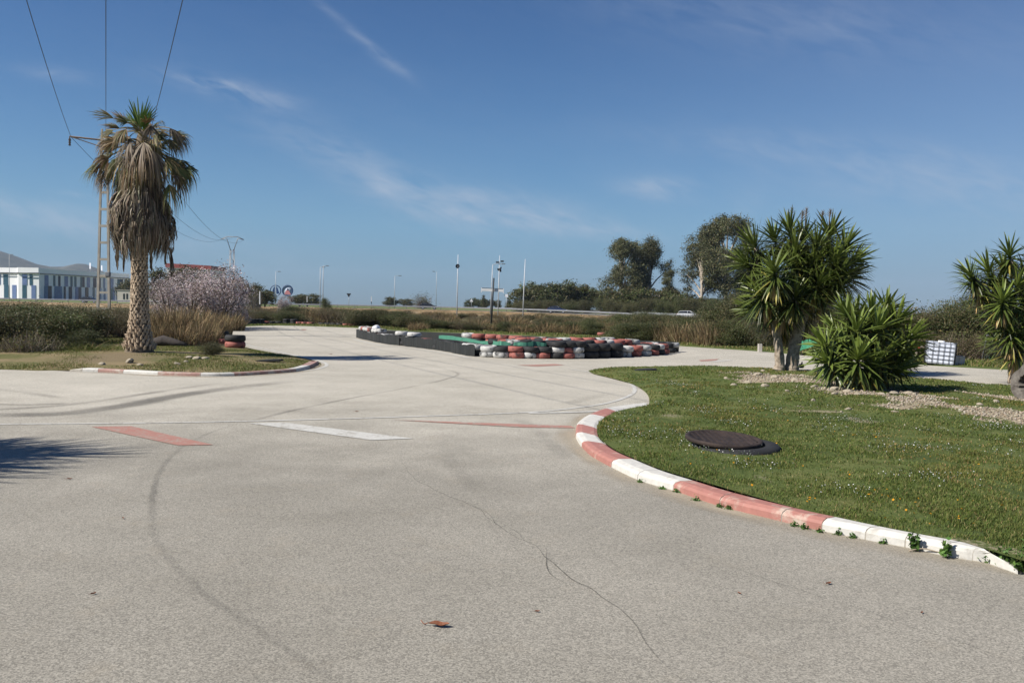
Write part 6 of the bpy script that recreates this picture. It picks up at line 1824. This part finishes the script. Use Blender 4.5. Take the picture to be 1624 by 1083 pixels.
# ------------------------------------------------------------------ things behind the yuccas
tb = at(1489, 577, .05); root = empty('liquid_tank', tb, R(-24)); root.rotation_euler = (0, R(4), R(-24)); tag(root, 'white plastic cube tank in a steel grid cage, tilted at the hedge', 'tank')
M['tank'] = plain('milky_tank_plastic', (.62, .66, .74), (.56, .60, .68), .5, 1.5)
W_, D_, H_ = .86, .70, .76
mb = MB(); mb.box((0, 0, H_ / 2), (W_, D_, H_), bev=.07); mb.build('tank', M['tank'], root)
mb = MB()
for i in range(6):
    z = .04 + i * (H_ - .06) / 5
    for s in (-1, 1):
        mb.tube([(-W_ / 2 - .02, s * (D_ / 2 + .02), z), (W_ / 2 + .02, s * (D_ / 2 + .02), z)], .009, 5); mb.tube([(s * (W_ / 2 + .02), -D_ / 2 - .02, z), (s * (W_ / 2 + .02), D_ / 2 + .02, z)], .009, 5)
for i in range(6):
    x = -W_ / 2 + i * W_ / 5
    for s in (-1, 1): mb.tube([(x, s * (D_ / 2 + .03), .0), (x, s * (D_ / 2 + .03), H_ + .02)], .009, 5)
for i in range(5):
    y = -D_ / 2 + i * D_ / 4
    for s in (-1, 1): mb.tube([(s * (W_ / 2 + .03), y, 0), (s * (W_ / 2 + .03), y, H_ + .02)], .009, 5)
mb.build('cage', M['dark_metal'], root)
mb = MB(); mb.lathe([(0, .05), (.1, .05), (.11, 0)], (0, 0, H_), 16); mb.build('lid', M['sign_white'], root)
M['block'] = plain('pale_concrete_block', (.50, .46, .41), (.38, .35, .31), .9, 4, bmp=.4)
b = at(1511, 579, .02); mb = MB()
for i in range(3): mb.box((-.22 + i * .225, 0, .16), (.215, .34, .32), bev=.015)
o = mb.build('concrete_block', M['block']); o.location = b; o.rotation_euler = (0, 0, .1); tag(o, 'pale concrete block lying beside the tilted white tank', 'concrete block')
M['red_rail'] = plain('orange_red_rail', (.45, .10, .045), (.35, .08, .04), .6, 3); M['wood_post'] = plain('pale_wood_post', (.35, .29, .22), None, .9)
b = at(1447, 574) ; root = empty('rail_barrier', b); tag(root, 'orange-red rail on pale wooden posts between yucca and white tank', 'barrier')
for x in (-.35, .12): mb = MB(); mb.box((x, 0, .26), (.06, .06, .62)); mb.build('post', M['wood_post'], root)
mb = MB(); mb.box((-.15, -.05, .56), (.75, .05, .11), bev=.01); mb.build('rail', M['red_rail'], root)
mb = MB(); mb.box((.40, -.05, .57), (.36, .04, .05), bev=.01); mb.build('batten', M['wood_post'], root)
M['green_net'] = plain('dark_green_net', (.02, .075, .055), (.014, .05, .04), .8, 5); M['green_tarp'] = plain('green_tarp', (.035, .20, .105), (.025, .14, .075), .6, 3)
b = at(1566, 577); root = empty('netted_frame', b); tag(root, 'leaning grey metal frame with dark green netting beside the yucca', 'frame')
mb = MB()
for o_ in (0, .16): mb.tube([(-.24 + o_, 0, 0), (.0 + o_, .1, 1.05)], .018, 5)
for k in range(5): t = .12 + k * .2; mb.tube([(-.24 + .24 * t, .1 * t, 1.05 * t), (-.08 + .24 * t, .1 * t, 1.05 * t)], .012, 4)
mb.tube([(.7, .3, 0), (.75, .3, 1.0), (.0, .1, 1.05)], .02, 5)
mb.build('frame', M['galv_dark'], root)
mb = MB(); vs = [];
for i in range(9):
    for j in range(6): t = j / 5; vs.append((-.02 + i * .10 + .1 * t * (1 - i / 8), .16 + .08 * math.sin(i * 1.3) + .05 * t, .12 + t * (.90 - .03 * i) - .05 * math.sin(i)))
mb.add(vs, [(i * 6 + j, i * 6 + 6 + j, i * 6 + 7 + j, i * 6 + j + 1) for i in range(8) for j in range(5)]); o = mb.build('netting', M['green_net'], root); sm = o.modifiers.new('thickness', 'SOLIDIFY'); sm.thickness = .012
b = at(1290, 563); root = empty('tarp_canopy', b); tag(root, 'small green tarp canopy seen between the two yuccas', 'canopy')
mb = MB(); vs = []
for i in range(9):
    for j in range(7): x = -.85 + i * .2; y = -.5 + j * .17; vs.append((x, y, .70 - .35 * (abs(x) / .85) ** 1.4 - .25 * (abs(y) / .5) ** 2 + .03 * math.sin(i * 2 + j)))
mb.add(vs, [(i * 7 + j, i * 7 + 7 + j, i * 7 + 8 + j, i * 7 + j + 1) for i in range(8) for j in range(6)]); o = mb.build('tarp', M['green_tarp'], root); sm = o.modifiers.new('thickness', 'SOLIDIFY'); sm.thickness = .015
mb = MB()
for x in (-.6, .6):
    for y in (-.35, .35): mb.tube([(x, y, -.02), (x, y, .36)], .02, 5)
mb.build('legs', M['wood_post'], root)
b = at(1205, 558); mb = MB(); mb.box((0, 0, .17), (.17, .15, .36), bev=.02); o = mb.build('marker_stone', M['block']); o.location = b; tag(o, 'short white marker stone at the far track edge beside the yucca trunk', 'marker stone')
b = at(1147, 550) + Vector((0, .6, 0)); root = empty('fallen_post', b); tag(root, 'grey metal post leaning fallen in the scrub above the far track edge', 'post')
mb = MB(); mb.tube([(0, 0, .06), (.85, .25, .62)], .035, 6); mb.tube([(.02, .08, .06), (.85, .33, .58)], .02, 5); mb.build('pole', M['galv'], root); mb = MB(); mb.box((-.03, 0, .09), (.2, .18, .1), bev=.02); mb.build('foot', M['galv'], root)
b = at(1271, 583, .12); mb = MB(); mb.box((0, 0, .05), (.14, .1, .12), bev=.03); mb.tube([(0, 0, .1), (.02, 0, .17)], .02, 6); o = mb.build('tap_box', M['dark_metal']); o.location = b; tag(o, 'small black box on the ground at the foot of the tall yucca', 'box')
b = at(1296, 607, .15); mb = MB(); mb.tube([(0, 0, -.05), (0, 0, .55)], .012, 5); o = mb.build('stake', M['dark_metal']); o.location = b; tag(o, 'thin dark stake standing in the gravel between the two yuccas', 'stake')

# ------------------------------------------------------------------ leaves and weeds on the tarmac
M['fallen'] = plain('fallen_leaf', (.26, .085, .035), (.15, .055, .025), .75, 20)
def dead_leaf(px, py, s, rz, lab, twig=False):
    b = at(px, py, .002); root = empty('fallen_leaf', b, rz); mb = MB(); n = 8; vs = []
    for i in range(n + 1):
        t = i / n; x = (t - .5) * s; w_ = s * .17 * math.sin(PI * min(1, t * 1.02)) ** .7 + .001; z = .004 + .06 * s * math.sin(t * 5) ** 2 + .10 * s * (t - .5) ** 2 * 4
        vs += [(x, -w_, z + w_ * .5), (x, 0, z - .002), (x, w_, z + w_ * .7)]
    mb.add(vs, [(3 * i + j, 3 * i + 3 + j, 3 * i + 4 + j, 3 * i + j + 1) for i in range(n) for j in range(2)]); mb.build('blade', M['fallen'], root)
    mb = MB(); mb.tube(crom([(-s * .5, 0, .006 + .1 * s), (-s * .7, s * .04, .006), (-s * .9, s * .16, .02)], 3), .02 * s, 5); mb.build('stalk', M['fallen'], root)
    return tag(root, lab, 'leaf')
dead_leaf(696, 993, .115, -.15, 'largest dry brown leaf curled on the tarmac in the foreground')
dead_leaf(1314, 926, .05, .6, 'small reddish dry leaf on the tarmac below the white kerb end')
dead_leaf(148, 942, .035, 1.0, 'tiny brown leaf alone on the tarmac in the near corner'); dead_leaf(1172, 941, .03, 2, 'tiny brown leaf on the tarmac midway below the kerb')
dead_leaf(195, 822, .035, 2.2, 'small brown leaf on the tarmac beside the dark seam'); dead_leaf(566, 653, .06, .3, 'small leaf on the tarmac just above the long white line')
dead_leaf(852, 970, .03, .2, 'tiny pale brown leaf near the crack in the tarmac'); dead_leaf(1462, 972, .028, .9, 'tiny leaf on the tarmac towards the near corner below the weeds')
dead_leaf(110, 760, .05, .4, 'small brown leaf lying at the edge of the spiky shadow'); dead_leaf(525, 562, .10, .2, 'dry leaf on the pale tarmac below the long palm shadow')
WG = [(.075, .15, .03), (.10, .18, .04), (.055, .11, .025)]
def weed(px, py, h, n, seed, lab, grp=None, spread=.5, leaf=.05):
    b = at(px, py); rng = np.random.default_rng(seed); root = empty('weed', b); tag(root, lab, 'weed', grp)
    a = rng.uniform(0, 2 * PI, n); tilt = rng.uniform(.05, spread, n); L_ = h * rng.uniform(.6, 1.0, n); t = np.array([0, .5, 1]); P = np.zeros((n, 3, 3))
    for j in range(3): P[:, j, 0] = np.cos(a) * np.sin(tilt) * L_ * t[j]; P[:, j, 1] = np.sin(a) * np.sin(tilt) * L_ * t[j]; P[:, j, 2] = L_ * t[j] * np.cos(tilt) - .006
    V, Fq, C = strips(P, np.full((n, 3), .005), rng.normal(0, 1, (n, 3)) * [1, 1, .1], pal(rng, n, WG)); link('stems', npmesh('stems', V, Fq, C), M['leaf'], root)
    k = rng.integers(0, n, n * 11); tt = rng.uniform(.25, 1.05, n * 11)[:, None]; pl = P[k, 2] * tt + rng.normal(0, .012, (n * 11, 3)); pl[:, 2] = np.maximum(pl[:, 2], .006)
    V, Fq, C = leaves(pl, leaf, .62, rng, pal(rng, len(pl), WG), .7); link('leaves', npmesh('leaves', V, Fq, C), M['leaf'], root); return root
weed(1450, 874, .13, 9, 1, 'upright leafy weed before the white kerb, farther from its end', None, .35, .042); weed(1500, 885, .12, 8, 2, 'upright leafy weed before the white kerb, nearer to its end', None, .35, .04)
for i, (px, py, h) in enumerate(((1592, 897, .12), (1615, 905, .17), (1570, 892, .08), (1640, 912, .2), (1603, 893, .1), (1628, 900, .2))): weed(px, py, h, 14, 20 + i, 'spreading weed covering the tapered end of the kerb', 'weeds over the kerb end', 1.1, .032)
for i, (px, py) in enumerate(((1330, 847), (1352, 852), (1258, 833), (1275, 838), (1155, 807), (1105, 793), (1140, 803), (1074, 780), (1300, 843), (1015, 764), (1400, 861), (1050, 775))): weed(px, py + 1, .035, 8, 40 + i, 'tiny green weed growing in the joint between kerb and tarmac', 'tiny weeds along the kerb', 1.2, .02)
o = None
mb = MB(); mb.tube(crom([(-.14, 0, .012), (-.04, .02, .03), (.06, -.01, .02), (.16, .02, .012)], 4), list(np.linspace(.006, .003, 13)), 5); o = mb.build('dry_stalk', M['wood_post']); o.location = at(1475, 878); o.rotation_euler = (0, 0, -.2); tag(o, 'dry straw-coloured stalk lying between the two upright weeds at the kerb', 'stalk')

# understorey beyond the guardrail, in front of the row of trees
for i, px in enumerate(range(826, 1240, 18)):
    d = float(np.interp(px, [820, 1000, 1250], [192, 172, 150])); kd = rs.choice(['dark', 'green', 'dark'])
    b = atd(px + rs.uniform(-5, 5), 480, d); h = atd(px, rs.uniform(468, 477), d).z - .5
    plant(kd, (b.x, d, .5), h, rs.uniform(30, 44) * d / F, {'dark': 'dark bush under the row of trees beyond the guardrail', 'green': 'olive bush under the row of trees beyond the guardrail'}[kd], 'bush', 'bushes under the tree row, ' + kd)

# rough ground between the scrub belt and the highway bank
for i in range(95):
    px = 385 + (1080 - 385) * (i + rs.uniform(0, 1)) / 95; d = rs.uniform(66, 150); kd = rs.choice(['reed', 'reed', 'brown', 'brown', 'dark'])
    b = atd(px, 490, d); plant(kd, (b.x, d, 0), rs.uniform(.75, 1.25), rs.uniform(2.2, 4.0), {'reed': 'dry grass clump on the rough ground below the highway bank', 'brown': 'brown low bush on the rough ground below the highway bank', 'dark': 'dark low bush on the rough ground below the highway bank'}[kd],
                               'dry grass' if kd == 'reed' else 'bush', 'rough ground below the bank, ' + kd)

# ------------------------------------------------------------------ the air
mb = MB(); mb.box((0, 0, 90), (9000, 9000, 184.3)); hz_ = mb.build('haze', [])
hm = bpy.data.materials.new('haze_air'); hm.use_nodes = True; nt = hm.node_tree; nt.nodes.remove(nt.nodes['Principled BSDF'])
pv = nt.nodes.new('ShaderNodeVolumePrincipled'); pv.inputs['Color'].default_value = (.62, .76, .95, 1); pv.inputs['Density'].default_value = .00011; pv.inputs['Anisotropy'].default_value = .1
nt.links.new(pv.outputs[0], nt.nodes['Material Output'].inputs['Volume']); hz_.data.materials.append(hm); tag(hz_, kind='stuff')
